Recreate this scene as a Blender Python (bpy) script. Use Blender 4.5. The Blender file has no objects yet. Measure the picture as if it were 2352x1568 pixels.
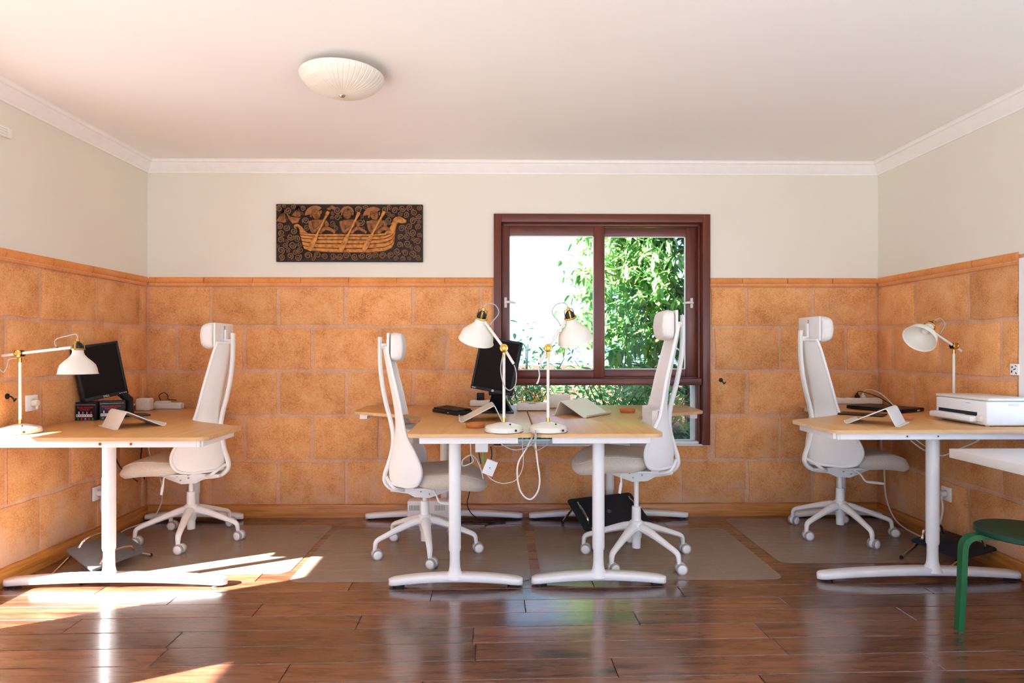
import bpy, bmesh, math, random
from mathutils import Vector, Matrix, Euler

random.seed(7)
S = bpy.context.scene
COL = S.collection
R = math.radians

# ---------------------------------------------------------------- camera
cd = bpy.data.cameras.new('camera'); cam = bpy.data.objects.new('camera', cd); COL.objects.link(cam)
cam.location = (0, 0, 1.22)
cam.rotation_euler = (R(90), 0, R(-0.8))
cd.sensor_width = 36.0
cd.lens = 36.0 * 1459 / 2352
cd.shift_y = 16 / 2352
cd.clip_start = 0.05; cd.clip_end = 300
S.camera = cam

# ---------------------------------------------------------------- exposure, sky, sun
S.view_settings.view_transform = 'Standard'; S.view_settings.look = 'None'
S.view_settings.gamma = 1; S.view_settings.use_curve_mapping = False
S.view_settings.exposure = -1.03
cy = S.cycles
cy.use_denoising = True
cy.max_bounces = 10; cy.diffuse_bounces = 7; cy.glossy_bounces = 4; cy.transmission_bounces = 6; cy.transparent_max_bounces = 12
cy.caustics_reflective = True; cy.blur_glossy = 1.5; cy.caustics_refractive = False
cy.sample_clamp_indirect = 12

SKY = 6.0
W = bpy.data.worlds.new('sky'); S.world = W; W.use_nodes = True
wn = W.node_tree; wn.nodes.clear()
wo = wn.nodes.new('ShaderNodeOutputWorld'); wb = wn.nodes.new('ShaderNodeBackground')
tc = wn.nodes.new('ShaderNodeTexCoord'); sx = wn.nodes.new('ShaderNodeSeparateXYZ'); rp = wn.nodes.new('ShaderNodeValToRGB')
rp.color_ramp.elements[0].position = 0.0; rp.color_ramp.elements[0].color = (0.44, 0.66, 1.0, 1)
rp.color_ramp.elements[1].position = 0.7; rp.color_ramp.elements[1].color = (0.34, 0.57, 1.0, 1)
wn.links.new(tc.outputs['Generated'], sx.inputs[0]); wn.links.new(sx.outputs['Z'], rp.inputs[0])
wn.links.new(rp.outputs[0], wb.inputs['Color']); wb.inputs['Strength'].default_value = SKY
wn.links.new(wb.outputs[0], wo.inputs[0])

# the sun stands about 30 degrees up and shines towards +X +Y
el, az = math.atan(0.57), R(28)
sd = bpy.data.lights.new('sun', 'SUN'); sun = bpy.data.objects.new('sun', sd); COL.objects.link(sun)
sd.energy = 230.0; sd.angle = R(0.53); sd.color = (1.0, 0.99, 0.965)
dirv = Vector((math.cos(el) * math.cos(az), math.cos(el) * math.sin(az), -math.sin(el)))
sun.rotation_euler = dirv.to_track_quat('-Z', 'Y').to_euler()

def portal(name, loc, rot, sx_, sy_):
    l = bpy.data.lights.new(name, 'AREA'); l.shape = 'RECTANGLE'; l.size = sx_; l.size_y = sy_
    l.cycles.is_portal = True
    o = bpy.data.objects.new(name, l); o.location = loc; o.rotation_euler = rot; COL.objects.link(o)
portal('portal_front', (0.1, -1.32, 1.2), (R(90), 0, 0), 4.8, 2.3)
portal('portal_right', (2.98, 1.22, 1.25), (R(90), 0, R(90)), 4.2, 0.9)
portal('portal_left', (-2.84, -0.02, 1.1), (R(90), 0, R(-90)), 1.8, 2.0)
portal('portal_left_far', (-2.84, 2.81, 1.1), (R(90), 0, R(-90)), 0.72, 2.0)
portal('portal_back', (0.72, 4.9, 1.35), (R(90), 0, R(180)), 1.5, 1.75)

# ---------------------------------------------------------------- materials
def mat(name, col, rough=0.5, metal=0.0, spec=0.5, var=0.0, vscale=20, bump=0.0, bscale=80, stretch=(1, 1, 1), sheen=0, coat=0, detail=4):
    m = bpy.data.materials.new(name); m.use_nodes = True
    n = m.node_tree.nodes; l = m.node_tree.links; b = n['Principled BSDF']
    b.inputs['Base Color'].default_value = (*col, 1)
    b.inputs['Roughness'].default_value = rough; b.inputs['Metallic'].default_value = metal
    b.inputs['Specular IOR Level'].default_value = spec
    if sheen: b.inputs['Sheen Weight'].default_value = sheen
    if coat: b.inputs['Coat Weight'].default_value = coat
    t = n.new('ShaderNodeTexCoord'); mp = n.new('ShaderNodeMapping'); mp.inputs['Scale'].default_value = stretch
    l.new(t.outputs['Object'], mp.inputs[0])
    nz = n.new('ShaderNodeTexNoise'); nz.inputs['Scale'].default_value = vscale; nz.inputs['Detail'].default_value = detail
    l.new(mp.outputs[0], nz.inputs['Vector'])
    r = n.new('ShaderNodeValToRGB')
    v = max(var, 0.02)
    r.color_ramp.elements[0].position = 0.3; r.color_ramp.elements[1].position = 0.7
    r.color_ramp.elements[0].color = tuple(max(0, c * (1 - v)) for c in col) + (1,)
    r.color_ramp.elements[1].color = tuple(min(1, c * (1 + v)) for c in col) + (1,)
    l.new(nz.outputs['Fac'], r.inputs[0]); l.new(r.outputs[0], b.inputs['Base Color'])
    if bump:
        n2 = n.new('ShaderNodeTexNoise'); n2.inputs['Scale'].default_value = bscale; n2.inputs['Detail'].default_value = 3
        l.new(mp.outputs[0], n2.inputs['Vector'])
        bp = n.new('ShaderNodeBump'); bp.inputs['Strength'].default_value = bump; bp.inputs['Distance'].default_value = 0.004
        l.new(n2.outputs['Fac'], bp.inputs['Height']); l.new(bp.outputs[0], b.inputs['Normal'])
    return m

M = {}
M['paint'] = mat('cream_paint', (0.745, 0.71, 0.615), 0.75, spec=0.25, var=0.02, vscale=1.2, bump=0.05, bscale=60)
M['ceil'] = mat('white_ceiling_paint', (0.90, 0.89, 0.87), 0.85, spec=0.2, var=0.01, vscale=0.8)
M['white_trim'] = mat('white_trim_paint', (0.87, 0.85, 0.82), 0.6, spec=0.3, var=0.02)
M['plastic'] = mat('white_plastic', (0.87, 0.855, 0.82), 0.38, var=0.015)
M['metal_white'] = mat('white_lacquered_metal', (0.86, 0.85, 0.83), 0.33, var=0.015)
M['lampwhite'] = mat('offwhite_lamp_enamel', (0.76, 0.72, 0.63), 0.35, var=0.015)
M['fabric'] = mat('beige_wool_fabric', (0.64, 0.585, 0.49), 0.95, spec=0.15, var=0.16, vscale=260, bump=0.5, bscale=420, sheen=0.2)
M['mesh'] = mat('white_mesh_fabric', (0.90, 0.885, 0.85), 0.8, spec=0.2, var=0.06, vscale=500, bump=0.35, bscale=700)
M['pad'] = mat('offwhite_pad_fabric', (0.84, 0.82, 0.78), 0.9, spec=0.15, var=0.10, vscale=300, bump=0.4, bscale=420)
M['greyplastic'] = mat('grey_plastic', (0.33, 0.32, 0.30), 0.5, var=0.03)
M['black'] = mat('black_plastic', (0.010, 0.010, 0.011), 0.45, var=0.05, spec=0.3)
M['screen'] = mat('matt_black_screen', (0.010, 0.007, 0.006), 0.6, var=0.05, spec=0.08)
M['rubber'] = mat('black_rubber', (0.015, 0.015, 0.016), 0.8, spec=0.3, var=0.1, bump=0.3, bscale=300)
M['greyrubber'] = mat('grey_ribbed_plate', (0.10, 0.10, 0.105), 0.55, spec=0.5, var=0.1, bump=0.3, bscale=250)
M['navy'] = mat('navy_black_plate', (0.012, 0.015, 0.024), 0.6, spec=0.4, var=0.1, bump=0.3, bscale=250)
M['chrome'] = mat('chrome', (0.75, 0.73, 0.70), 0.16, metal=1.0, var=0.02)
M['brass'] = mat('brass', (0.62, 0.38, 0.10), 0.25, metal=1.0, var=0.05)
M['terracotta'] = mat('terracotta', (0.56, 0.19, 0.06), 0.8, spec=0.2, var=0.08, vscale=60)
M['cablewhite'] = mat('white_cable', (0.70, 0.67, 0.61), 0.5, var=0.02)
M['cablegrey'] = mat('grey_textile_cable', (0.40, 0.40, 0.40), 0.8, var=0.2, vscale=300)
M['yellow'] = mat('yellow_cable', (0.75, 0.42, 0.03), 0.5, var=0.03)
M['green_lacquer'] = mat('green_stain', (0.002, 0.100, 0.030), 0.4, spec=0.3, var=0.25, vscale=14, stretch=(1, 1, 0.15), bump=0.1, bscale=60)
M['green_top'] = mat('dark_green_stain', (0.002, 0.040, 0.020), 0.38, spec=0.3, var=0.25, vscale=12, stretch=(0.3, 1, 1))
M['tabletop'] = mat('white_table_laminate', (0.74, 0.69, 0.63), 0.35, var=0.02)
M['led'] = mat('pale_mark', (0.7, 0.7, 0.7), 0.5)
M['red'] = mat('red_print', (0.55, 0.03, 0.03), 0.5)
M['whiteprint'] = mat('white_print', (0.8, 0.78, 0.76), 0.5)
M['greenprint'] = mat('green_print', (0.02, 0.25, 0.06), 0.5)
M['blueprint'] = mat('blue_print', (0.25, 0.35, 0.65), 0.5)
M['greencable'] = mat('green_tie', (0.05, 0.55, 0.05), 0.5)
M['bluelabel'] = mat('blue_label', (0.25, 0.32, 0.62), 0.5)
M['soil'] = mat('garden_soil', (0.055, 0.032, 0.018), 0.95, spec=0.1, var=0.5, vscale=9, bump=0.8, bscale=25)
M['terrace'] = mat('pale_stone_terrace', (0.185, 0.190, 0.195), 0.9, spec=0.2, var=0.15, vscale=3)
M['bark'] = mat('grey_bark', (0.16, 0.12, 0.085), 0.9, spec=0.2, var=0.3, vscale=30, bump=0.4, bscale=60)

def wood(name, c0, c1, rough=0.4, axis='X', scale=14, ratio=0.06, bump=0.06, coat=0.0, spec=0.5):
    m = bpy.data.materials.new(name); m.use_nodes = True
    n = m.node_tree.nodes; l = m.node_tree.links; b = n['Principled BSDF']
    b.inputs['Roughness'].default_value = rough; b.inputs['Coat Weight'].default_value = coat; b.inputs['Specular IOR Level'].default_value = spec
    g = n.new('ShaderNodeNewGeometry'); mp = n.new('ShaderNodeMapping')
    st = {'X': (ratio, 1, 1), 'Y': (1, ratio, 1), 'Z': (1, 1, ratio)}[axis]
    mp.inputs['Scale'].default_value = st
    l.new(g.outputs['Position'], mp.inputs[0])
    nz = n.new('ShaderNodeTexNoise'); nz.inputs['Scale'].default_value = scale; nz.inputs['Detail'].default_value = 6; nz.inputs['Roughness'].default_value = 0.65
    nz.inputs['Distortion'].default_value = 0.6
    l.new(mp.outputs[0], nz.inputs['Vector'])
    r = n.new('ShaderNodeValToRGB'); r.color_ramp.elements[0].position = 0.32; r.color_ramp.elements[1].position = 0.68
    r.color_ramp.elements[0].color = (*c0, 1); r.color_ramp.elements[1].color = (*c1, 1)
    l.new(nz.outputs['Fac'], r.inputs[0]); l.new(r.outputs[0], b.inputs['Base Color'])
    bp = n.new('ShaderNodeBump'); bp.inputs['Strength'].default_value = bump; bp.inputs['Distance'].default_value = 0.002
    l.new(nz.outputs['Fac'], bp.inputs['Height']); l.new(bp.outputs[0], b.inputs['Normal'])
    return m
M['oak'] = wood('oak_veneer', (0.50, 0.262, 0.090), (0.63, 0.345, 0.128), 0.36, 'Y', 30, 0.08)
M['oakedge'] = wood('oak_edge_band', (0.52, 0.30, 0.13), (0.66, 0.42, 0.21), 0.45, 'X', 40, 0.1)
M['base_wood'] = wood('varnished_baseboard', (0.26, 0.085, 0.013), (0.60, 0.245, 0.052), 0.35, 'X', 45, 0.05)
M['base_wood_y'] = wood('varnished_baseboard_side', (0.26, 0.085, 0.013), (0.60, 0.245, 0.052), 0.35, 'Y', 45, 0.05)
M['mahogany_x'] = wood('mahogany_rail', (0.070, 0.014, 0.008), (0.165, 0.038, 0.020), 0.32, 'X', 20, 0.06)
M['mahogany_z'] = wood('mahogany_stile', (0.070, 0.014, 0.008), (0.165, 0.038, 0.020), 0.32, 'Z', 20, 0.06)

def floor_mat():
    m = bpy.data.materials.new('dark_wood_plank'); m.use_nodes = True
    n = m.node_tree.nodes; l = m.node_tree.links; b = n['Principled BSDF']
    g = n.new('ShaderNodeNewGeometry'); oi = n.new('ShaderNodeObjectInfo')
    off = n.new('ShaderNodeMath'); off.operation = 'MULTIPLY'; off.inputs[1].default_value = 37.0
    l.new(oi.outputs['Random'], off.inputs[0])
    cx = n.new('ShaderNodeCombineXYZ'); l.new(off.outputs[0], cx.inputs[2])
    add = n.new('ShaderNodeVectorMath'); add.operation = 'ADD'
    l.new(g.outputs['Position'], add.inputs[0]); l.new(cx.outputs[0], add.inputs[1])
    mp = n.new('ShaderNodeMapping'); mp.inputs['Scale'].default_value = (0.10, 1, 1); mp.inputs['Rotation'].default_value = (0, 0, R(-1.3))
    l.new(add.outputs[0], mp.inputs[0])
    nz = n.new('ShaderNodeTexNoise'); nz.inputs['Scale'].default_value = 34; nz.inputs['Detail'].default_value = 9; nz.inputs['Roughness'].default_value = 0.70; nz.inputs['Distortion'].default_value = 0.5
    l.new(mp.outputs[0], nz.inputs['Vector'])
    r = n.new('ShaderNodeValToRGB')
    e = r.color_ramp.elements
    e[0].position = 0.30; e[0].color = (0.042, 0.015, 0.009, 1); e[1].position = 0.72; e[1].color = (0.27, 0.112, 0.060, 1)
    x = e.new(0.47); x.color = (0.138, 0.051, 0.026, 1)
    l.new(nz.outputs['Fac'], r.inputs[0])
    # darker knots and streaks
    mp2 = n.new('ShaderNodeMapping'); mp2.inputs['Scale'].default_value = (0.22, 1, 1)
    l.new(add.outputs[0], mp2.inputs[0])
    k = n.new('ShaderNodeTexNoise'); k.inputs['Scale'].default_value = 9; k.inputs['Detail'].default_value = 3
    l.new(mp2.outputs[0], k.inputs['Vector'])
    kr = n.new('ShaderNodeValToRGB'); kr.color_ramp.elements[0].position = 0.26; kr.color_ramp.elements[0].color = (0.13, 0.11, 0.11, 1)
    kr.color_ramp.elements[1].position = 0.37; kr.color_ramp.elements[1].color = (1, 1, 1, 1)
    l.new(k.outputs['Fac'], kr.inputs[0])
    mx = n.new('ShaderNodeMix'); mx.data_type = 'RGBA'; mx.blend_type = 'MULTIPLY'; mx.inputs[0].default_value = 1
    l.new(r.outputs[0], mx.inputs[6]); l.new(kr.outputs[0], mx.inputs[7])
    hv = n.new('ShaderNodeHueSaturation')
    mr = n.new('ShaderNodeMapRange'); mr.inputs[3].default_value = 0.40; mr.inputs[4].default_value = 1.15
    l.new(oi.outputs['Random'], mr.inputs[0]); l.new(mr.outputs[0], hv.inputs['Value']); l.new(mx.outputs[2], hv.inputs['Color'])
    l.new(hv.outputs[0], b.inputs['Base Color'])
    rr = n.new('ShaderNodeMapRange'); rr.inputs[3].default_value = 0.20; rr.inputs[4].default_value = 0.36
    l.new(nz.outputs['Fac'], rr.inputs[0]); l.new(rr.outputs[0], b.inputs['Roughness'])
    b.inputs['Specular IOR Level'].default_value = 0.7; b.inputs['Coat Weight'].default_value = 0.85; b.inputs['Coat IOR'].default_value = 1.6; b.inputs['Coat Roughness'].default_value = 0.14
    bp = n.new('ShaderNodeBump'); bp.inputs['Strength'].default_value = 0.08; bp.inputs['Distance'].default_value = 0.002
    l.new(nz.outputs['Fac'], bp.inputs['Height']); l.new(bp.outputs[0], b.inputs['Normal'])
    return m
M['plank'] = floor_mat()

def stone(name, lo, mid, hi, var=0.12, bump=0.8, stain=True, bs=120):
    m = bpy.data.materials.new(name); m.use_nodes = True
    n = m.node_tree.nodes; l = m.node_tree.links; b = n['Principled BSDF']
    b.inputs['Roughness'].default_value = 0.9; b.inputs['Specular IOR Level'].default_value = 0.25
    g = n.new('ShaderNodeNewGeometry'); oi = n.new('ShaderNodeObjectInfo')
    a = n.new('ShaderNodeTexNoise'); a.inputs['Scale'].default_value = bs; a.inputs['Detail'].default_value = 5; a.inputs['Roughness'].default_value = 0.7
    c = n.new('ShaderNodeTexNoise'); c.inputs['Scale'].default_value = 6.5; c.inputs['Detail'].default_value = 7; c.inputs['Roughness'].default_value = 0.6
    l.new(g.outputs['Position'], a.inputs['Vector']); l.new(g.outputs['Position'], c.inputs['Vector'])
    r = n.new('ShaderNodeValToRGB'); e = r.color_ramp.elements
    e[0].position = 0.36; e[0].color = (*lo, 1); e[1].position = 0.64; e[1].color = (*hi, 1); x = e.new(0.48); x.color = (*mid, 1)
    mm = n.new('ShaderNodeMath'); mm.operation = 'MULTIPLY_ADD'; mm.inputs[1].default_value = 0.55
    m2 = n.new('ShaderNodeMath'); m2.operation = 'MULTIPLY'; m2.inputs[1].default_value = 0.45
    l.new(c.outputs['Fac'], m2.inputs[0]); l.new(a.outputs['Fac'], mm.inputs[0]); l.new(m2.outputs[0], mm.inputs[2])
    l.new(mm.outputs[0], r.inputs[0])
    hv = n.new('ShaderNodeHueSaturation'); mr = n.new('ShaderNodeMapRange'); mr.inputs[3].default_value = 1 - var; mr.inputs[4].default_value = 1 + var
    l.new(oi.outputs['Random'], mr.inputs[0]); l.new(mr.outputs[0], hv.inputs['Value']); l.new(r.outputs[0], hv.inputs['Color'])
    out = hv.outputs[0]
    if stain:   # pale salt bloom near the floor and in patches
        s = n.new('ShaderNodeSeparateXYZ'); l.new(g.outputs['Position'], s.inputs[0])
        q = n.new('ShaderNodeTexNoise'); q.inputs['Scale'].default_value = 4.0; q.inputs['Detail'].default_value = 6; q.inputs['Roughness'].default_value = 0.65
        l.new(g.outputs['Position'], q.inputs['Vector'])
        low = n.new('ShaderNodeMapRange'); low.inputs[1].default_value = 0.05; low.inputs[2].default_value = 0.38; low.inputs[3].default_value = 0.24; low.inputs[4].default_value = 0.0
        l.new(s.outputs['Z'], low.inputs[0])
        sm = n.new('ShaderNodeMath'); sm.operation = 'ADD'; l.new(low.outputs[0], sm.inputs[0]); l.new(q.outputs['Fac'], sm.inputs[1])
        th = n.new('ShaderNodeMapRange'); th.inputs[1].default_value = 0.60; th.inputs[2].default_value = 0.76; th.inputs[3].default_value = 0; th.inputs[4].default_value = 0.65
        l.new(sm.outputs[0], th.inputs[0])
        mx = n.new('ShaderNodeMix'); mx.data_type = 'RGBA'; mx.inputs[7].default_value = (0.66, 0.40, 0.27, 1)
        l.new(th.outputs[0], mx.inputs[0]); l.new(out, mx.inputs[6]); out = mx.outputs[2]
    l.new(out, b.inputs['Base Color'])
    bp = n.new('ShaderNodeBump'); bp.inputs['Strength'].default_value = bump; bp.inputs['Distance'].default_value = 0.006
    l.new(mm.outputs[0], bp.inputs['Height']); l.new(bp.outputs[0], b.inputs['Normal'])
    return m
M['block'] = stone('terracotta_stone_block', (0.45, 0.180, 0.055), (0.69, 0.320, 0.118), (0.79, 0.45, 0.21), 0.10)
M['mortar'] = stone('pinkish_mortar', (0.50, 0.25, 0.135), (0.64, 0.36, 0.21), (0.74, 0.46, 0.30), 0.03, 0.5)
M['railtile'] = stone('terracotta_trim_tile', (0.54, 0.19, 0.05), (0.66, 0.26, 0.08), (0.74, 0.33, 0.12), 0.08, 0.2, stain=False)

def glass_mat():
    m = bpy.data.materials.new('window_glass'); m.use_nodes = True
    n = m.node_tree.nodes; l = m.node_tree.links; n.clear()
    o = n.new('ShaderNodeOutputMaterial'); mx = n.new('ShaderNodeMixShader'); t = n.new('ShaderNodeBsdfTransparent'); g = n.new('ShaderNodeBsdfGlossy')
    f = n.new('ShaderNodeFresnel'); f.inputs[0].default_value = 1.18
    t.inputs[0].default_value = (0.97, 0.985, 0.98, 1); g.inputs['Roughness'].default_value = 0.0
    l.new(f.outputs[0], mx.inputs[0]); l.new(t.outputs[0], mx.inputs[1]); l.new(g.outputs[0], mx.inputs[2]); l.new(mx.outputs[0], o.inputs[0])
    return m
M['glass'] = glass_mat()

def matmat():
    m = bpy.data.materials.new('frosted_clear_plastic'); m.use_nodes = True
    n = m.node_tree.nodes; l = m.node_tree.links; b = n['Principled BSDF']; o = n['Material Output']
    b.inputs['Base Color'].default_value = (0.44, 0.345, 0.265, 1); b.inputs['Roughness'].default_value = 0.26; b.inputs['Specular IOR Level'].default_value = 0.6
    g = n.new('ShaderNodeNewGeometry'); nz = n.new('ShaderNodeTexNoise'); nz.inputs['Scale'].default_value = 300
    l.new(g.outputs['Position'], nz.inputs['Vector'])
    bp = n.new('ShaderNodeBump'); bp.inputs['Strength'].default_value = 0.15; bp.inputs['Distance'].default_value = 0.001
    l.new(nz.outputs['Fac'], bp.inputs['Height']); l.new(bp.outputs[0], b.inputs['Normal'])
    t = n.new('ShaderNodeBsdfTransparent'); t.inputs[0].default_value = (0.92, 0.90, 0.88, 1)
    mx = n.new('ShaderNodeMixShader'); mx.inputs[0].default_value = 0.50
    l.new(t.outputs[0], mx.inputs[1]); l.new(b.outputs[0], mx.inputs[2]); l.new(mx.outputs[0], o.inputs[0])
    return m
M['mat'] = matmat()

def leaf_mat(name, ca, cb, cc):
    m = bpy.data.materials.new(name); m.use_nodes = True
    n = m.node_tree.nodes; l = m.node_tree.links; b = n['Principled BSDF']; o = n['Material Output']
    g = n.new('ShaderNodeNewGeometry'); oi = n.new('ShaderNodeObjectInfo')
    ad = n.new('ShaderNodeMath'); ad.operation = 'ADD'; fr = n.new('ShaderNodeMath'); fr.operation = 'FRACT'
    l.new(g.outputs['Random Per Island'], ad.inputs[0]); l.new(oi.outputs['Random'], ad.inputs[1]); l.new(ad.outputs[0], fr.inputs[0])
    r = n.new('ShaderNodeValToRGB'); e = r.color_ramp.elements
    e[0].color = (*ca, 1); e[1].color = (*cc, 1); x = e.new(0.6); x.color = (*cb, 1)
    l.new(fr.outputs[0], r.inputs[0]); l.new(r.outputs[0], b.inputs['Base Color'])
    b.inputs['Roughness'].default_value = 0.32; b.inputs['Specular IOR Level'].default_value = 0.6
    t = n.new('ShaderNodeBsdfTranslucent'); hv = n.new('ShaderNodeHueSaturation'); hv.inputs['Value'].default_value = 1.8; hv.inputs['Hue'].default_value = 0.48
    l.new(r.outputs[0], hv.inputs['Color']); l.new(hv.outputs[0], t.inputs[0])
    mx = n.new('ShaderNodeMixShader'); mx.inputs[0].default_value = 0.4
    l.new(b.outputs[0], mx.inputs[1]); l.new(t.outputs[0], mx.inputs[2]); l.new(mx.outputs[0], o.inputs[0])
    return m
M['leaf'] = leaf_mat('glossy_tree_leaf', (0.055, 0.15, 0.055), (0.10, 0.25, 0.07), (0.24, 0.33, 0.09))
M['leaf2'] = leaf_mat('shrub_leaf', (0.045, 0.17, 0.06), (0.09, 0.28, 0.08), (0.20, 0.34, 0.10))

def carve_mat(name, dark, light, lo=0.46, hi=0.58, amt=0.18, off=0.0):
    m = bpy.data.materials.new(name); m.use_nodes = True
    n = m.node_tree.nodes; l = m.node_tree.links; b = n['Principled BSDF']
    g = n.new('ShaderNodeNewGeometry'); nz = n.new('ShaderNodeTexNoise'); nz.inputs['Scale'].default_value = 45; nz.inputs['Detail'].default_value = 4
    l.new(g.outputs['Position'], nz.inputs['Vector'])
    ad = n.new('ShaderNodeMath'); ad.operation = 'MULTIPLY_ADD'; ad.inputs[1].default_value = amt
    l.new(nz.outputs['Fac'], ad.inputs[0]); l.new(g.outputs['Pointiness'], ad.inputs[2])
    r = n.new('ShaderNodeValToRGB'); r.color_ramp.elements[0].position = lo + 0.09 + off - (0.05 if off else 0); r.color_ramp.elements[1].position = hi + 0.09 + off + (0.05 if off else 0)
    r.color_ramp.elements[0].color = (*dark, 1); r.color_ramp.elements[1].color = (*light, 1)
    l.new(ad.outputs[0], r.inputs[0]); l.new(r.outputs[0], b.inputs['Base Color'])
    b.inputs['Roughness'].default_value = 0.55; b.inputs['Specular IOR Level'].default_value = 0.25
    return m
M['carve_dark'] = carve_mat('black_stained_wood', (0.008, 0.006, 0.005), (0.035, 0.020, 0.012), 0.47, 0.62)
M['carve_swirl'] = carve_mat('dark_swirl_wood', (0.055, 0.030, 0.018), (0.22, 0.115, 0.06), 0.40, 0.58)
M['carve_gold'] = carve_mat('copper_rubbed_wood', (0.07, 0.024, 0.007), (0.54, 0.22, 0.055), 0.44, 0.56, 0.5, 0.16)
M['carve_copper'] = carve_mat('dark_copper_wood', (0.035, 0.014, 0.007), (0.32, 0.125, 0.042), 0.45, 0.58, 0.5, 0.16)

# ---------------------------------------------------------------- mesh helpers
class MB:
    def __init__(s): s.bm = bmesh.new(); s.mats = []; s.mi = 0
    def _mat(s, m):
        if m not in s.mats: s.mats.append(m)
        return s.mats.index(m)
    def add(s, verts, faces):
        v = [s.bm.verts.new(p) for p in verts]
        for f in faces:
            try: s.bm.faces.new([v[i] for i in f]).material_index = s.mi
            except ValueError: pass
        return v
    def box(s, c, d, rot=None, bev=0.0, seg=2):
        b = bmesh.new(); bmesh.ops.create_cube(b, size=1)
        bmesh.ops.scale(b, vec=d, verts=b.verts)
        if bev: bmesh.ops.bevel(b, geom=b.edges[:], offset=min(bev, min(d) * 0.49), segments=seg, affect='EDGES', profile=0.5)
        mt = Matrix.Translation(c)
        if rot is not None: mt = mt @ (rot if isinstance(rot, Matrix) else Euler(rot).to_matrix().to_4x4())
        bmesh.ops.transform(b, matrix=mt, verts=b.verts)
        s.merge(b); return s
    def merge(s, b, mt=None):
        if mt is not None: bmesh.ops.transform(b, matrix=mt, verts=b.verts)
        mp = {v: s.bm.verts.new(v.co) for v in b.verts}
        for f in b.faces:
            try: s.bm.faces.new([mp[v] for v in f.verts]).material_index = s.mi
            except ValueError: pass
        b.free()
    def tube(s, pts, r, n=8, smooth=0, cap=True, flat=1.0, up=None):
        pts = [Vector(p) for p in pts]
        rr = list(r) if isinstance(r, (list, tuple)) else [r] * len(pts)
        if smooth and len(pts) > 2: pts, rr = spline(pts, rr, smooth)
        t0 = (pts[1] - pts[0]).normalized()
        a = Vector(up) if up is not None else (Vector((0, 0, 1)) if abs(t0.z) < 0.9 else Vector((1, 0, 0)))
        rings = []
        for i, p in enumerate(pts):
            t = (pts[min(i + 1, len(pts) - 1)] - pts[max(i - 1, 0)]).normalized()
            u = (a - t * a.dot(t))
            if u.length < 1e-6: u = t.orthogonal()
            u.normalize(); w = t.cross(u)
            if up is None: a = u
            rings.append([s.bm.verts.new(p + (u * math.cos(2 * math.pi * k / n) * flat + w * math.sin(2 * math.pi * k / n)) * rr[i]) for k in range(n)])
        for i in range(len(rings) - 1):
            for k in range(n):
                s.bm.faces.new((rings[i][k], rings[i][(k + 1) % n], rings[i + 1][(k + 1) % n], rings[i + 1][k])).material_index = s.mi
        if cap:
            s.bm.faces.new(rings[0][::-1]).material_index = s.mi; s.bm.faces.new(rings[-1]).material_index = s.mi
        return s
    def cyl(s, p0, p1, r0, r1=None, n=16):
        return s.tube([p0, p1], [r0, r0 if r1 is None else r1], n)
    def lathe(s, prof, c=(0, 0, 0), n=24, axis=(0, 0, 1), close=False):
        q = Vector((0, 0, 1)).rotation_difference(Vector(axis).normalized()); c = Vector(c)
        rings = []
        for r, z in prof:
            if r < 1e-5: rings.append([s.bm.verts.new(c + q @ Vector((0, 0, z)))])
            else: rings.append([s.bm.verts.new(c + q @ Vector((r * math.cos(2 * math.pi * k / n), r * math.sin(2 * math.pi * k / n), z))) for k in range(n)])
        for a, b in zip(rings[:-1], rings[1:]):
            for k in range(n):
                f = [a[k % len(a)], a[(k + 1) % len(a)], b[(k + 1) % len(b)], b[k % len(b)]]
                u = []
                for v in f:
                    if v not in u: u.append(v)
                if len(u) > 2:
                    try: s.bm.faces.new(u).material_index = s.mi
                    except ValueError: pass
        return s
    def prism(s, outline, z0, z1, mt=None):
        n = len(outline)
        tr = (lambda p: mt @ Vector(p)) if mt is not None else (lambda p: p)
        a = [s.bm.verts.new(tr((x, y, z0))) for x, y in outline]; b = [s.bm.verts.new(tr((x, y, z1))) for x, y in outline]
        s.bm.faces.new(a[::-1]).material_index = s.mi; s.bm.faces.new(b).material_index = s.mi
        for i in range(n): s.bm.faces.new((a[i], a[(i + 1) % n], b[(i + 1) % n], b[i])).material_index = s.mi
        return s
    def ball(s, c, r, sc=(1, 1, 1), n=12, rot=None):
        b = bmesh.new(); bmesh.ops.create_uvsphere(b, u_segments=n, v_segments=max(6, n * 2 // 3), radius=r)
        bmesh.ops.scale(b, vec=sc, verts=b.verts)
        mt = Matrix.Translation(c)
        if rot is not None: mt = mt @ Euler(rot).to_matrix().to_4x4()
        s.merge(b, mt); return s
    def grid(s, fn, nu, nv, thick=0.0):
        b = bmesh.new()
        g = [[b.verts.new(fn(i / nu, j / nv)) for j in range(nv + 1)] for i in range(nu + 1)]
        for i in range(nu):
            for j in range(nv): b.faces.new((g[i][j], g[i + 1][j], g[i + 1][j + 1], g[i][j + 1]))
        if thick:
            bmesh.ops.recalc_face_normals(b, faces=b.faces)
            bmesh.ops.solidify(b, geom=b.faces[:], thickness=thick)
        s.merge(b); return s
    def build(s, name, m, parent=None, angle=38, label=None, recalc=True):
        if recalc: bmesh.ops.recalc_face_normals(s.bm, faces=s.bm.faces)
        me = bpy.data.meshes.new(name); s.bm.to_mesh(me); s.bm.free()
        for x in (m if isinstance(m, (list, tuple)) else [m]): me.materials.append(M[x] if isinstance(x, str) else x)
        if angle:
            me.polygons.foreach_set('use_smooth', [True] * len(me.polygons)); me.set_sharp_from_angle(angle=R(angle))
        o = bpy.data.objects.new(name, me); COL.objects.link(o)
        if parent is not None: o.parent = parent
        if label: o['label'] = label
        return o

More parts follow.
